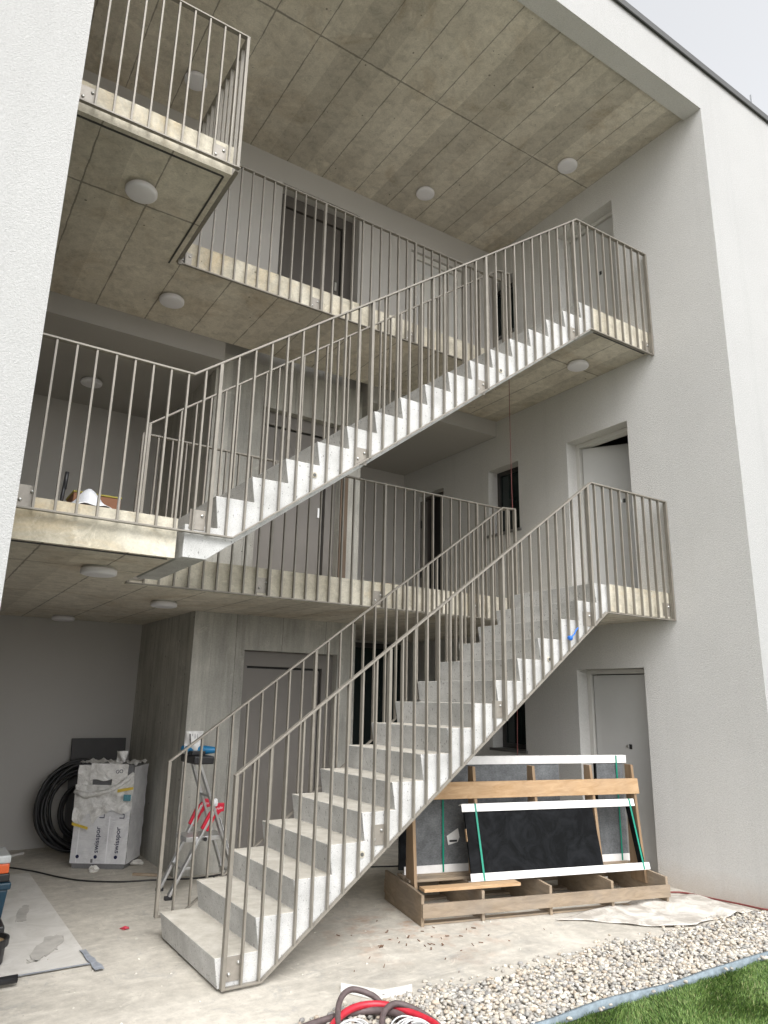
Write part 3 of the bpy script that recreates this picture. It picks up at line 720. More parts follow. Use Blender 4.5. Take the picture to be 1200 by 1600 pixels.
for u, pr in ((.42, eb), (2.31, ec)): slabbox(MB(px), FB, u, u + .016, .0, .955, .0125, .0135).build('strap', M['strap'], pr)
b = MB(px); b.add([lean(.475, .215, .016, *FB), lean(.57, .235, .010, *FB), lean(.59, .275, .008, *FB), lean(.575, .35, .010, *FB), lean(.46, .29, .018, *FB)], [(0, 1, 2, 3, 4)])
lb = b.build('paper_label', M['label'], eb, solid=.001)
slabbox(MB(px), FB, .485, .56, .240, .256, .0195, .0205).build('print_line', M['ink'], lb)
FF = (.185, .262, .16, .57)            # front slab
ef = empty('stone_slab', px(Vector((1.3, .25, .26))), 'polished black stone slab with white foam edges and green straps, leaning on the pallet front', 'stone slab', 'stone slabs on the pallet')
slabbox(MB(px), FF, .53, 1.85, .01, .565, -.022, 0).build('slab', M['blackstone'], ef, bevel=.0015)
slabbox(MB(px), FF, 2.26, 2.30, .01, .565, -.05, -.001).build('end_piece', M['blackstone'], ef)
strip(.505, 2.325, .535, .592, FF, .05, 'edge_profile', ef, .001); strip(.515, 2.34, .0, .052, FF, .05, 'edge_profile', ef, .001)
for u in (.63, 2.262): slabbox(MB(px), FF, u, u + .017, -.005, .60, .0125, .0135).build('strap', M['strap'], ef)
slabbox(MB(px), FF, .525, .5295, .30, .40, -.022, .002).build('edge_tape', M['newwood'], ef)

# ------------------------------------------------------------------ dirty cloth, red cable on the ground
def hgt(x, y, s): return .5 * math.sin(x * 7.1 * s + y * 3.3 * s) + .3 * math.sin(x * 15.7 * s - y * 11 * s + 1) + .2 * math.sin(y * 27 * s + x * 5)
t = NT('dirty_canvas'); f = t.noise(5, 6, .7, dist=.8)
col = t.mix(t.ramp(f, [(.4, 0.0), (.62, 1.0)]), (.40, .37, .33), (.68, .65, .60)); col = t.mix(t.ramp(t.noise(11, 6, .75), [(.58, 0.0), (.68, .55)]), col, (.27, .24, .20))
M['canvas'] = t.fin(col, .9, t.bump(t.noise(90, 3), .2, .003))
A4 = [Vector((4.72, 4.60, 0)), Vector((5.62, 3.90, 0)), Vector((6.40, 3.98, 0)), Vector((6.50, 4.60, 0))]
def cloth(u, v):
    p = (A4[0] * (1 - u) + A4[1] * u) * (1 - v) + (A4[3] * (1 - u) + A4[2] * u) * v
    p = p + Vector((.05 * math.sin(v * 9), .05 * math.sin(u * 7 + v * 4), 0))
    fold = math.exp(-((v - .62 - .1 * u) / .05) ** 2) * .03
    p.z = GZ + .006 + .010 * (1 + hgt(p.x, p.y, 1.1)) + fold; return p
tag(MB().sheet(40, 40, cloth).build('drop_cloth', M['canvas'], smooth=True, solid=.003), 'dirty cream drop cloth crumpled between pallet, right wall and gravel', 'cloth')
M['redcable'] = plain('red_cable', (.20, .05, .045), .45, 0, .1)
tag(MB().tube(smooth_path([(6.10, 4.75, GZ + .01), (6.43, 4.66, GZ + .01), (6.50, 4.35, GZ + .012), (6.52, 4.1, GZ + .02), (6.53, 3.85, GZ + .03), (6.75, 3.62, GZ + .03), (7.4, 3.58, GZ + .03)], 8), .008, 8).build('red_cable', M['redcable'], smooth=True),
    'red cable lying on the ground along the foot of the right wall', 'cable')
tag(MB().tube(smooth_path([(5.56, 5.85, 5.50), (5.555, 5.85, 4.8), (5.56, 5.852, 4.0), (5.575, 5.85, 3.2), (5.585, 5.85, 2.4), (5.62, 5.92, 1.6), (5.63, 5.95, .9), (5.60, 5.9, .2), (5.62, 5.8, GZ + .01)], 8), .004, 6).build('hanging_cable', M['redcable'], smooth=True),
    'thin red cable hanging straight down through the stair slot', 'cable')

# ------------------------------------------------------------------ hose heap at the front
M['hose'] = plain('dusty_brown_hose', (.115, .085, .085), .6, 0, .3, 30, .2, 90)
M['redhose'] = plain('red_hose', (.50, .022, .04), .4, 0, .2, 30)
M['whitecable'] = plain('white_grey_cable', (.60, .60, .59), .5, 0, .12, 40)
def hz(pts): return smooth_path([(2.32 + (x - 2.32) * .80, y - .13, GZ + .02 + z * .52) for x, y, z in pts], 10)
tag(MB().tube(hz([(1.3, 3.70, .0), (1.75, 3.93, .0), (2.10, 4.00, .01), (2.45, 3.98, .03), (2.62, 3.82, .05), (2.55, 3.62, .03), (2.3, 3.5, .01), (2.0, 3.5, .0)]), .019, 12).build('brown_hose', M['hose'], smooth=True),
    'dusty brown hose lying flat on the concrete at the left of the hose heap', 'hose')
tag(MB().tube(hz([(2.10, 3.62, .0), (2.17, 3.85, .06), (2.30, 4.02, .15), (2.44, 4.08, .18), (2.57, 4.02, .12), (2.60, 3.95, .05)]), .016, 12).build('brown_hose', M['hose'], smooth=True),
    'brown hose arching upright as the tallest loop of the hose heap', 'hose')
tag(MB().tube(hz([(2.34, 3.58, .0), (2.42, 3.74, .06), (2.52, 3.83, .11), (2.64, 3.86, .12), (2.75, 3.78, .07), (2.80, 3.64, .0), (2.72, 3.5, .0)]), .016, 12).build('brown_hose', M['hose'], smooth=True),
    'brown hose arching over the gravel as the right loop of the hose heap', 'hose')
tag(MB().tube(hz([(1.75, 3.45, .0), (2.0, 3.74, .02), (2.17, 3.90, .05), (2.38, 3.98, .08), (2.58, 3.94, .08), (2.72, 3.78, .05), (2.76, 3.60, .02), (2.6, 3.40, .0)]), .019, 12).build('red_hose', M['redhose'], smooth=True),
    'bright red hose curving through the hose heap at the gravel edge', 'hose')
def coil(cx, cy, cz, r0, n, sd, label):
    q = random.Random(sd); b = MB()
    for k in range(n):
        rr = r0 + q.uniform(-.02, .025); ph = q.uniform(0, 6); dx, dy = q.gauss(0, .008), q.gauss(0, .008); tz = q.uniform(.005, .02)
        b.tube([(cx + dx + rr * math.cos(a), cy + dy + rr * .9 * math.sin(a), cz + .0035 * k + tz * math.sin(2 * a + ph)) for a in [2 * math.pi * i / 30 for i in range(30)]], .0045, 6, True)
    tag(b.build('white_cable_coil', M['whitecable'], smooth=True), label, 'cable coil')
coil(2.215, 3.585, .02, .080, 13, 1, 'small coil of white-grey cable inside the brown hose arch')
coil(2.52, 3.47, .01, .105, 11, 2, 'flat coil of white-grey cable lying on gravel under the right hose loop')
M['scrapwhite'] = plain('white_scrap', (.70, .68, .64), .7, 0, .15, 20)
b = MB(); b.add([(2.50, 4.22, GZ + .006), (2.62, 4.02, GZ + .004), (2.86, 3.98, GZ + .004), (2.90, 4.04, GZ + .03), (2.72, 4.10, GZ + .012), (2.55, 4.30, GZ + .02)], [(0, 1, 4, 5), (1, 2, 3, 4)])
tag(b.build('board_scrap', M['scrapwhite'], solid=.004), 'white scrap of board on the concrete just behind the hoses', 'scrap')

# ------------------------------------------------------------------ floor mat with tape, cables, scraps
t = NT('dusty_floor_sheet'); f = t.noise(3, 6, .7, dist=1); s_ = t.noise(4, 6, .75, vec=t.coord((1.0, 5.0, 1)), dist=.6)
col = t.mix(t.ramp(f, [(.35, 0.0), (.65, 1.0)]), (.56, .54, .50), (.70, .68, .645)); col = t.mix(t.ramp(s_, [(.6, 0.0), (.7, .5)]), col, (.40, .375, .34))
M['mat'] = t.fin(col, .85, t.bump(s_, .4, .006))
tag(MB().sheet(20, 24, lambda u, v: (-1.2 + 2.53 * u, 5.42 + 2.85 * v, GZ + .004 + .0022 * (1 + hgt(-1.2 + 2.53 * u, 5.42 + 2.85 * v, .9)))).build('floor_mat', M['mat'], smooth=True),
    'dusty pale protective sheet taped to the floor at the left', 'floor mat')
def patch(name, pts, m, label, cat, z=GZ + .0105, jag=.0):
    q = random.Random(len(pts) * 7); P = []
    for k in range(len(pts)):
        a, c = Vector(pts[k]), Vector(pts[(k + 1) % len(pts)])
        for t_ in range(6 if jag else 1): p = a.lerp(c, t_ / 6) if jag else a; P.append((p.x + q.gauss(0, jag), p.y + q.gauss(0, jag * 1.6)))
    b = MB(); b.add([(x, y, z) for x, y in P], [tuple(range(len(P)))]); return tag(b.build(name, m, solid=.0015), label, cat)
M['patchgrey'] = plain('bare_concrete_patch', (.50, .48, .445), .9, 0, .22, 7)
patch('torn_patch', [(.97, 5.66), (1.05, 5.90), (1.16, 6.12), (1.25, 6.14), (1.26, 6.02), (1.17, 5.84), (1.09, 5.72), (1.02, 5.64)], M['patchgrey'], 'grey torn patch near the front edge of the pale floor sheet', 'torn patch', jag=.011)
patch('torn_patch', [(1.01, 6.60), (1.06, 6.90), (1.13, 7.08), (1.16, 7.06), (1.14, 6.86), (1.08, 6.62)], M['patchgrey'], 'dark torn patch in the floor sheet beside the blue toolbox', 'torn patch', jag=.008)
M['tape'] = plain('blue_grey_tape', (.33, .355, .40), .5, 0, .3, 30)
patch('floor_tape', [(.2, 5.398), (1.31, 5.412), (1.315, 5.43), (.2, 5.418)], M['tape'], 'long strip of blue-grey tape along the front edge of the floor sheet', 'tape', GZ + .0135)
patch('floor_tape', [(1.31, 5.27), (1.365, 5.27), (1.34, 5.70), (1.298, 5.70)], M['tape'], 'short strip of blue-grey tape at the corner of the floor sheet', 'tape', GZ + .0165, jag=.004)
M['blackcable'] = plain('black_cable', (.02, .02, .02), .5, 0, .1)
tag(MB().tube(smooth_path([(.6, 8.75, GZ + .008), (1.1, 8.65, GZ + .008), (1.35, 8.35, GZ + .008), (1.55, 7.95, GZ + .008), (1.72, 7.70, GZ + .008), (2.0, 7.5, GZ + .008), (2.3, 7.42, GZ + .008), (2.7, 7.30, GZ + .008), (3.3, 7.35, GZ + .008), (4.2, 7.0, GZ + .008), (5.3, 6.6, GZ + .008), (6.2, 6.5, GZ + .008)], 10), .0075, 7).build('extension_cable', M['blackcable'], smooth=True),
    'black extension cable winding across the concrete floor behind the stairs', 'cable')
tag(MB().bar((.95, 8.9, GZ + .012), (1.40, 9.23, GZ + .012), .025, .02).build('white_batten', M['scrapwhite']), 'thin white batten lying on the floor near the back wall', 'batten')
tag(MB().bar((2.18, 7.72, GZ + .014), (2.40, 7.55, GZ + .014), .03, .022).build('wood_offcut', M['oldwood']), 'short wooden offcut on the floor by the concrete core', 'wood offcut')
b = MB(); bmx = bmesh.new(); bmesh.ops.create_icosphere(bmx, subdivisions=2, radius=1); 
def lump(c, s, seed):
    r_ = random.Random(seed); ks = [(r_.uniform(1, 4), r_.uniform(1, 4), r_.uniform(1, 4), r_.uniform(0, 6)) for _ in range(4)]
    vs = []
    for v in bmx.verts:
        d = 1 + sum(.16 * math.sin(v.co.x * k[0] * 2 + v.co.y * k[1] * 2 + v.co.z * k[2] * 2 + k[3]) for k in ks); vs.append((c[0] + v.co.x * s[0] * d, c[1] + v.co.y * s[1] * d, c[2] + v.co.z * s[2] * d))
    return vs, [tuple(v.index for v in f.verts) for f in bmx.faces]
b.add(*lump((1.885, 8.05, GZ + .028), (.045, .035, .032), 5)); tag(b.build('crumpled_paper', M['scrapwhite']), 'crumpled white paper on the floor in front of the wrapped stack', 'paper')
b = MB(); b.add(*lump((2.33, 8.15, GZ + .022), (.07, .05, .028), 9)); tag(b.build('crumpled_film', M['scrapwhite']), 'crumpled white film at the right foot of the wrapped stack', 'film')
M['redscrap'] = plain('red_wrapper', (.5, .04, .07), .5, 0, .4, 60)
b = MB(); b.add(*lump((1.691, 6.057, GZ + .014), (.03, .018, .012), 3)); tag(b.build('red_wrapper', M['redscrap']), 'small red and white wrapper on the floor left of the stairs', 'wrapper')
# scattered wood chips and crumbs
t = NT('wood_chip'); a = t.n('Attribute', attribute_name='stone').outputs['Color']
M['chip'] = plain('brown_wood_chips', (.16, .09, .055), .8, 0, .5, 9); M['crumb'] = plain('pale_plaster_crumbs', (.55, .52, .46), .9, 0, .25, 9)
b = MB(); r_ = random.Random(4)
for k in range(45):
    x = r_.gauss(3.35, .45); y = r_.gauss(4.75, .28) - (x - 3.35) * .12
    if y < 4.05 or y > 5.4 or (x < 2.9 and y > 4.5): continue
    a = r_.uniform(0, 3.14); l = r_.uniform(.004, .020); b.bar((x - l * math.cos(a), y - l * math.sin(a), GZ + .005), (x + l * math.cos(a), y + l * math.sin(a), GZ + .005 + r_.uniform(0, .008)), r_.uniform(.003, .010), .004)
tag(b.build('wood_chips', M['chip']), 'brown wood chips scattered on the concrete in front of the pallet', 'wood chips', kind='stuff')
b = MB()
for k in range(260):
    x = r_.uniform(.3, 5.8); y = r_.uniform(4.0, 8.6); s = r_.uniform(.003, .011)
    b.add(*[((x + s * i, y + s * j * .8, GZ + (.0 if l == 0 else s * .8)) for i, j, l in ((-1, -1, 0), (1, -.8, 0), (.7, 1, 0), (-.8, .9, 0), (.1, 0, 1)))], [(0, 1, 4), (1, 2, 4), (2, 3, 4), (3, 0, 4)]) if False else b.add([(x - s, y - s, GZ + .001), (x + s, y - .8 * s, GZ + .001), (x + .7 * s, y + s, GZ + .001), (x - .8 * s, y + .9 * s, GZ + .001), (x, y, GZ + s)], [(0, 1, 4), (1, 2, 4), (2, 3, 4), (3, 0, 4)])
tag(b.build('plaster_crumbs', M['crumb']), 'pale plaster crumbs scattered over the concrete floor', 'crumbs', kind='stuff')

# ------------------------------------------------------------------ tool cases at the left edge of the picture
M['navy'] = plain('navy_blue_plastic', (.012, .05, .085), .4, 0, .15, 20)
M['tblack'] = plain('black_plastic', (.018, .018, .02), .4, 0, .2, 20)
M['orange'] = plain('orange_plastic', (.75, .13, .03), .35, 0, .1)
M['clear'] = plain('hazy_clear_plastic', (.55, .57, .57), .2, 0, .1)
TX = -.06
tb = empty('toolbox', (.75, 6.75, GZ), 'dark blue plastic toolbox on the pale floor sheet', 'toolbox')
b = MB(); b.hexa([(.50, 6.60, 0), (.905, 6.60, 0), (.905, 6.95, 0), (.50, 6.95, 0), (.48, 6.57, .235), (.925, 6.57, .235), (.925, 6.98, .235), (.48, 6.98, .235)]); b.build('body', M['navy'], tb, bevel=.012)
MB().box(.465, .94, 6.555, 6.995, .236, .285).build('lid', M['navy'], tb, bevel=.01)
for x in (.60, .80): MB().box(x, x + .05, 6.545, 6.556, .17, .27).build('latch', M['tblack'], tb, bevel=.004)
og = empty('parts_organizer', (.72, 6.75, .285), 'clear organizer with orange lids stacked on the blue toolbox', 'organizer')
MB().box(.47, .925, 6.58, 6.96, .287, .345).build('tray', M['tblack'], og, bevel=.008)
for k, (x, m) in enumerate(((.49, 'orange'), (.615, 'tblack'), (.74, 'orange'))):
    MB().box(x, x + (.115 if k < 2 else .175), 6.585, 6.95, .346, .415).build('bin', M[m], og, bevel=.008)
MB().box(.475, .92, 6.58, 6.955, .417, .475).build('lid', M['clear'], og, bevel=.012)
bx = empty('bucket', (.70, 5.72, GZ), 'black tub with brown residue standing in front of the blue toolbox', 'tub')
b = MB(); b.lathe((.70, 5.72, GZ), [(.115, .006), (.13, .02), (.135, .12), (.152, .122), (.154, .165), (.138, .167), (.13, .14), (.0, .135)], 28); b.build('tub', M['tblack'], bx, smooth=False)
M['mud'] = plain('brown_residue', (.25, .18, .10), .9, 0, .4, 40); b = MB(); b.lathe((.70, 5.72, GZ), [(.129, .142), (.0, .146)], 24); b.build('residue', M['mud'], bx)
cs = empty('tool_case', (.62, 6.12, GZ), 'black tool case behind the black tub', 'tool case'); MB().box(.4, .865, 6.05, 6.30, GZ + .008, .12).build('case', M['tblack'], cs, bevel=.012); MB().box(.5, .7, 6.035, 6.05, .06, .09).build('handle', M['tblack'], cs, bevel=.006)
tl = empty('hand_tool', (.78, 5.27, GZ), 'black tool with rubber grip lying at the left in front of the floor sheet', 'hand tool')
b = MB(); b.tube([(.45, 5.27, .022), (.60, 5.275, .022), (.862, 5.28, .022)], [.02, .022, .024], 12); b.build('grip', M['tblack'], tl, smooth=True); b = MB(); b.tube([(.10, 5.26, .022), (.46, 5.27, .022)], .012, 10); b.build('shaft', M['bolt'], tl, smooth=True)

# ------------------------------------------------------------------ back corner: panel, pipe coil, wrapped insulation stack
M['panel'] = plain('anthracite_board', (.085, .083, .085), .7, 0, .1, 6)
b = MB(); b.hexa([(1.80, 9.26, GZ), (2.42, 9.26, GZ), (2.42, 9.285, GZ), (1.80, 9.285, GZ), (1.80, 9.44, 1.17), (2.42, 9.44, 1.17), (2.42, 9.465, 1.17), (1.80, 9.465, 1.17)])
tag(b.build('leaning_board', M['panel'], bevel=.002), 'dark grey board leaning upright against the back wall behind the stack', 'board')
M['pipe'] = plain('black_plastic_pipe', (.018, .018, .019), .45, 0, .15, 30)
b = MB()
for k, (rr, dx_, dy_) in enumerate(((.47, -.03, .0), (.45, -.05, .04), (.465, .0, .08), (.43, -.02, .10), (.40, -.04, .02), (.385, .03, .06), (.30, .05, .02), (.285, .07, .07), (.44, .03, -.03))):
    yy = 9.0 + dy_; x0 = 1.93 + dx_
    b.tube([(x0 + rr * .97 * math.cos(a), yy + .155 * (rr * math.sin(a) + .45) + .014 * math.sin(2 * a + k), GZ + .495 + dx_ * .25 + (.47 - rr) * -.45 + rr * math.sin(a) + .014 * math.sin(3 * a + k)) for a in [2 * math.pi * i / 56 for i in range(56)]], .0195, 9, True)
tag(b.build('pipe_coil', M['pipe'], smooth=True), 'big coil of black plastic pipe leaning between back wall and wrapped stack', 'pipe coil')
# stack
SO = Vector((1.715, 8.31, GZ)); SU = Vector((.833, -.553, 0)).normalized(); SV = Vector((SU.y * -1, SU.x, 0))
def sx(p): return SO + SU * p.x + SV * p.y + Vector((0, 0, p.z))
SWD, SDP, SHT = .545, .42, 1.0
t = NT('white_wrapping_film'); f = t.noise(5, 6, .65, dist=1.0); wv = t.noise(7, 5, .6, vec=t.coord((1.2, 1.2, 5.0)), dist=.7)
M['film'] = t.fin(t.mix(t.ramp(f, [(.35, 0.0), (.65, 1.0)]), (.60, .60, .62), (.76, .76, .77)), .4, t.bump(wv, .5, .02), spec=.5)
t = NT('torn_white_film'); f = t.noise(6, 7, .7, dist=1.5)
M['torn'] = t.fin(t.mix(t.ramp(f, [(.38, 0.0), (.62, 1.0)]), (.58, .57, .55), (.86, .85, .83)), .5, t.bump(f, .6, .03), spec=.4)
M['eps'] = plain('grey_insulation_board', (.20, .20, .205), .9, 0, .15, 60)
M['navyink'] = plain('navy_print', (.015, .02, .07), .5, 0, .05); M['yellow'] = plain('yellow_tape', (.62, .45, .06), .5, 0, .1); M['teal'] = plain('teal_print', (.10, .28, .34), .5, 0, .3, 50)
M['palewhite'] = plain('white_print_band', (.82, .82, .84), .4, 0, .03)
stk = empty('insulation_stack', SO, 'stack of insulation boards in torn white printed film beside the black pipe coil', 'insulation stack')
def wrapbox(u0, u1, v0, v1, z0, z1, amp, seed):
    n = 16; m = 22
    def wob(p): return .5 * math.sin(p[0] * 31 + p[2] * 17 + seed) + .3 * math.sin(p[2] * 43 + p[1] * 23 + seed * 2) + .2 * math.sin(p[0] * 67 - p[2] * 51)
    b = MB(sx); P = []
    for j in range(m + 1):
        z = z0 + (z1 - z0) * j / m; pin = 1 - .05 * (j in (0, m))
        ring = [(u0 + (u1 - u0) * i / n, v0) for i in range(n)] + [(u1, v0 + (v1 - v0) * i / n) for i in range(n)] + [(u1 - (u1 - u0) * i / n, v1) for i in range(n)] + [(u0, v1 - (v1 - v0) * i / n) for i in range(n)]
        for (u, v) in ring:
            cu, cv = (u0 + u1) / 2, (v0 + v1) / 2; k = pin * (1 + amp * wob((u, v, z)) / .3)
            P.append((cu + (u - cu) * k, cv + (v - cv) * k, z))
    N = 4 * n; F = [(j * N + i, j * N + (i + 1) % N, (j + 1) * N + (i + 1) % N, (j + 1) * N + i) for j in range(m) for i in range(N)] + [tuple(range(N))[::-1], tuple(m * N + i for i in range(N))]
    b.add(P, F); return b
wrapbox(.0, SWD, 0, SDP, .0, SHT, .0025, 1).build('board_block', M['eps'], stk, smooth=False)
# lower film cover with print
def filmface(u0, u1, z0, z1, d, amp, seed, nu=18, nv=18, edge=None):
    def fn(u, v):
        uu = u0 + (u1 - u0) * u; zz = z0 + (z1 - z0) * v
        if edge: zz = z0 + edge(u) * (1 - v) + (z1 - z0) * v
        w = amp * (math.sin(zz * 38 + uu * 9 + seed) * .5 + math.sin(uu * 47 + zz * 21 + seed * 3) * .35 + math.sin(uu * 23 - zz * 71 + seed) * .3)
        return (uu, -d + w, zz)
    return MB(sx).sheet(nu, nv, fn)
filmface(-.012, SWD + .008, .05, .66, .010, .0028, 2).build('film', M['film'], stk, smooth=True)
b = MB(sx); b.sheet(14, 14, lambda u, v: (SWD + .012 + .004 * math.sin(v * 31 + u * 9), -.012 + (SDP + .01) * u, .05 + .93 * v)); b.build('film', M['film'], stk, smooth=True)
b = MB(sx); b.sheet(10, 10, lambda u, v: (-.012 + .003 * math.sin(v * 31 + u * 9), -.012 + (SDP + .01) * u, .05 + .90 * v)); b.build('film', M['film'], stk, smooth=True)
# torn film: shawl over the middle, hanging points, and the top flap
def shawl_edge(u): return -.05 * abs(math.sin(u * 8.5 + .6)) - .10 * math.exp(-((u - .36) / .06) ** 2) - .07 * math.exp(-((u - .08) / .12) ** 2) + .05 * u
filmface(-.03, SWD + .02, .535, .80, .032, .012, 5, 40, 14, lambda u: shawl_edge(u)).build('torn_film', M['torn'], stk, smooth=True)
filmface(-.02, .14, .66, .99, .036, .010, 8, 14, 18).build('torn_film', M['torn'], stk, smooth=True)
b = MB(sx); b.tube([(-.03, -.045, .735), (.08, -.06, .70), (.20, -.062, .715), (.32, -.055, .745), (.42, -.055, .80), (.50, -.05, .86), (.555, -.02, .92)], [.02, .03, .024, .02, .022, .028, .02], 9); b.build('torn_film', M['torn'], stk, smooth=True)
filmface(.34, SWD + .025, .62, .90, .045, .013, 11, 18, 14, lambda u: .10 * (1 - u) - .03 * math.sin(u * 9)).build('torn_film', M['torn'], stk, smooth=True)
filmface(.115, .50, .845, 1.01, .05, .010, 4, 22, 14, lambda u: .03 * u * u + .01 * math.sin(u * 12)).build('torn_film', M['torn'], stk, smooth=True)
b = MB(sx); b.sheet(22, 16, lambda u, v: (-.02 + (SWD + .045) * u, -.045 + (SDP * .9) * v, SHT + .012 + .016 * math.sin(u * 17 + v * 5) * math.sin(v * 13 + 1) + .012 * math.sin(u * 41))); b.build('torn_film', M['torn'], stk, smooth=True)
b = MB(sx); b.sheet(8, 8, lambda u, v: (.30 + .11 * u, .12 + .03 * math.sin(u * 5 + v * 3), SHT + .01 + .115 * v)); b.build('torn_film', M['torn'], stk, smooth=True)
def face_mtx(u, z, d, rot):
    m = Matrix((SU, Vector((0, 0, 1)), SU.cross(Vector((0, 0, 1))))).transposed().to_4x4()      # text x along the face, y up
    return Matrix.Translation(sx(Vector((u, -d, z)))) @ m @ Matrix.Rotation(rot, 4, 'Z')
for u in (.265, .47): text_part('swisspor', 'printed_word', .070, face_mtx(u, .15, .0175, R(90)), M['navyink'], stk)
for u in (.265, .47): text_part('LA', 'printed_letters', .075, face_mtx(u + .03, .475, .018, R(90)), M['navyink'], stk)
text_part('GO', 'printed_letters', .05, face_mtx(.38, .915, .065, R(8)), M['navyink'], stk)
for u in (.062, .245, .45):
    b = MB(sx); b.lathe((u, -.016, .115), [(.017, 0), (.017, .002)], 20, (0, -1, 0)); b.build('printed_dot', M['navyink'], stk)
for u in (.045, .345): MB(sx).box(u, u + .011, -.0165, -.0155, .06, .50 if u > .1 else .42).build('white_band', M['palewhite'], stk)
MB(sx).box(.20, .222, -.0175, -.0165, .06, .095).build('printed_bar', M['eps'], stk)
b = MB(sx); b.hexa([(-.015, -.06, .415), (.15, -.06, .375), (.15, -.056, .375), (-.015, -.056, .415), (-.015, -.06, .44), (.15, -.06, .40), (.15, -.056, .40), (-.015, -.056, .44)]); b.build('yellow_tape', M['yellow'], stk)
b = MB(sx); b.hexa([(.42, -.075, .735), (SWD + .03, -.06, .765), (SWD + .03, -.058, .765), (.42, -.072, .735), (.42, -.075, .765), (SWD + .03, -.06, .79), (SWD + .03, -.058, .79), (.42, -.072, .765)]); b.build('yellow_tape', M['yellow'], stk)
MB(sx).box(.485, .56, -.066, -.063, .655, .715).build('teal_print', M['teal'], stk)

# ------------------------------------------------------------------ step ladder
M['alu'] = plain('brushed_aluminium', (.60, .60, .60), .33, .85, .12, 40)
M['aludark'] = plain('shaded_aluminium_profile', (.22, .22, .21), .4, .7, .1, 40)
M['redplastic'] = plain('red_ladder_hinge', (.62, .015, .045), .4, 0, .08)
lad = empty('step_ladder', (2.5, 6.85, GZ), 'aluminium step ladder with red hinges and a small platform by the concrete core', 'ladder')
YA, YBn = 7.02, 6.70
LEGT = []
for y, (f0, h0, tp, ft) in ((YA, ((2.235, GZ), (2.56, .69), (2.435, 1.085), (2.85, GZ))), (YBn, ((2.215, GZ), (2.575, .69), (2.40, 1.085), (2.85, GZ)))):
    MB().bar((f0[0], y, f0[1] + .03), (h0[0], y, h0[1]), .022, .055, (0, 1, 0)).build('front_leg', M['alu'], lad, bevel=.003)
    MB().bar((tp[0], y, tp[1]), (ft[0], y, ft[1] + .03), .022, .062, (0, 1, 0)).build('rear_leg', M['alu'], lad, bevel=.003)
    for q in (f0, ft): MB().box(q[0] - .035, q[0] + .03, y - .02, y + .02, GZ + .001, GZ + .032).build('foot', M['tblack'], lad, bevel=.005)
    dx, dz = h0[0] - f0[0], h0[1] - f0[1]; l = math.hypot(dx, dz); dx /= l; dz /= l
    pts = [(h0[0] - dx * .19, h0[1] - dz * .19), (h0[0] - dx * .06, h0[1] - dz * .06), (h0[0] + .045, h0[1] + .015), (h0[0] + .085, h0[1] + .015)]
    yf = y - .017
    b = miter_xz(pts, yf, y + .017, .074); hg = b.build('hinge_cover', M['redplastic'], lad, bevel=.006)
    m = Matrix.Translation((h0[0] + .005, yf - .001, h0[1] - .005)) @ Matrix(((1, 0, 0, 0), (0, 0, -1, 0), (0, 1, 0, 0), (0, 0, 0, 1))) @ Matrix.Rotation(R(10), 4, 'Z')
    text_part('Hailo', 'printed_word', .03, m, M['palewhite'], lad)
MB().box(2.335, 2.70, YBn + .012, YA - .012, .425, .465).build('platform', M['alu'], lad, bevel=.004)
for (x, z) in ((2.31, .20),): MB().box(x, x + .085, YBn + .012, YA - .012, z, z + .022).build('step', M['alu'], lad, bevel=.003)
for zz in (.14, .80): MB().bar((2.79 - (zz - .14) * .39, YBn, zz), (2.79 - (zz - .14) * .39, YA, zz), .03, .02).build('cross_brace', M['alu'], lad)
b = MB(); b.lathe((2.50, YBn - .012, .445), [(.017, 0), (.017, .012)], 14, (0, -1, 0)); b.build('pivot', M['tblack'], lad)
MB().box(2.33, 2.52, YBn - .045, YA + .03, 1.085, 1.155).build('top_tray', M['tblack'], lad, bevel=.012)
MB().bar((2.62, YBn - .013, .62), (2.745, YBn - .013, .30), .003, .045, (0, 1, 0)).build('sticker', M['palewhite'], lad)
b = MB(); b.lathe((2.565, YBn - .03, .735), [(.0, -.02), (.02, -.012), (.024, .01), (.018, .045), (.0, .055)], 12); b.build('end_cap', M['palewhite'], lad, smooth=True)
b = MB(); b.tube(smooth_path([(2.60, 6.70, .13), (2.66, 6.64, .10), (2.76, 6.68, .125), (2.70, 6.80, .11)], 8), .006, 6); b.build('cord', M['tblack'], lad, smooth=True)
M['blue'] = plain('blue_tool_shell', (.02, .20, .42), .35, 0, .15)
ct = empty('cordless_tool', (2.42, 6.86, 1.156), 'blue and black power tool lying on top of the step ladder', 'power tool')
b = MB(); b.tube([(2.29, 6.93, 1.215), (2.33, 6.91, 1.205), (2.40, 6.87, 1.20), (2.48, 6.82, 1.20), (2.55, 6.78, 1.20), (2.585, 6.76, 1.20)], [.02, .038, .036, .04, .03, .018], 12); b.build('body', M['blue'], ct, smooth=True)
MB().box(2.34, 2.47, 6.76, 6.90, 1.157, 1.195).build('battery', M['tblack'], ct, bevel=.008)
b = MB(); b.sheet(10, 12, lambda u, v: (2.305 + .13 * u + .03 * v * (u - .3), 6.88 - .05 * u + .02 * math.sin(u * 6 + v * 4), 1.215 + .155 * v + (-.03 * math.sin(u * 3.14) * (1 - v))))
bag = tag(b.build('plastic_bag', M['foamwhite'], smooth=True, solid=.002), 'small white printed bag standing on the blue tool on the ladder', 'bag')
for k in range(4): MB().bar((2.345 + .022 * k, 6.845, 1.25), (2.335 + .024 * k, 6.845, 1.345), .003 if k else .010, .001, (0, 1, 0)).build('print_line', M['ink'], bag)

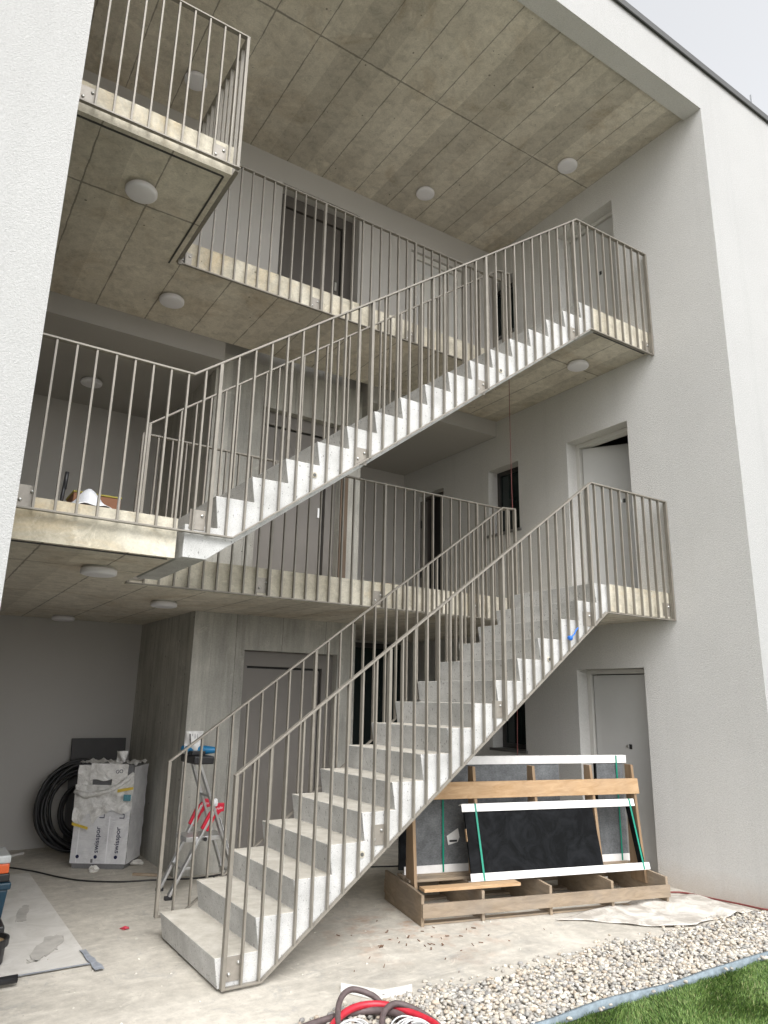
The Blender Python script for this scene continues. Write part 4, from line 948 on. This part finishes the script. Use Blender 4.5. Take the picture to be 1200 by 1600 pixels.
# ------------------------------------------------------------------ things on the first floor, and the blue tie
M['whitefilm'] = plain('white_plastic_sheet', (.74, .76, .80), .4, 0, .06, 12)
def heap(u, v):
    x = .60 + .50 * u; y = 4.70 + .45 * v; pk = math.exp(-((u - .52) / .17) ** 2 - ((v - .55) / .4) ** 2)
    return (x, y, F1 + .014 + .165 * pk + .012 * math.sin(u * 21 + v * 6) * math.sin(v * 9 + 1) + .085 * (1 - u) * v)
tag(MB().sheet(26, 16, heap).build('plastic_sheet', M['whitefilm'], smooth=True, solid=.002), 'crumpled white plastic sheet on the edge of the first-floor balcony', 'plastic sheet')
M['dimyellow'] = plain('dim_yellow_edge', (.30, .25, .03), .6); M['brown'] = plain('brown_carton', (.20, .085, .04), .7, 0, .1)
cb = empty('carton', (.98, 5.32, F1), 'brown carton with a yellow rim behind the plastic sheet on the balcony', 'box')
MB().box(.80, 1.12, 5.20, 5.48, F1 + .001, F1 + .225).build('box', M['brown'], cb, bevel=.004); MB().box(.795, 1.125, 5.195, 5.485, F1 + .226, F1 + .238).build('rim', M['dimyellow'], cb, bevel=.003)
b = MB(); b.tube([(.70, 5.05, F1 + .0), (.718, 5.05, 3.12)], [.012, .012], 10); bh = empty('broom_handle', (.70, 5.05, F1), 'dark stick standing upright behind the balcony bars', 'stick'); b.build('stick', M['tblack'], bh, smooth=True)
b = MB(); b.tube([(.7155, 5.05, 3.02), (.719, 5.05, 3.14)], .0135, 10); b.build('grip', M['tblack'], bh, smooth=True)
tag(MB().bar((4.00, 6.10, F1 + .012), (4.16, 6.13, F1 + .012), .05, .022).build('wood_offcut', M['studwood'], bevel=.002), 'small brown wood offcut on the first-floor walkway edge', 'wood offcut')
M['bluetape'] = plain('bright_blue_tape', (.02, .16, .62), .5, 0, .1)
b = MB(); b.add(*lump((4.985, 4.545, 2.262), (.022, .022, .024), 6)); b.tube(smooth_path([(4.99, 4.54, 2.265), (5.03, 4.535, 2.30), (5.06, 4.54, 2.335), (5.085, 4.535, 2.36)], 6), .007, 7)
tag(b.build('blue_tie', M['bluetape'], smooth=True), 'bright blue tie knotted round a baluster near the lower landing', 'tie')
bmx.free()
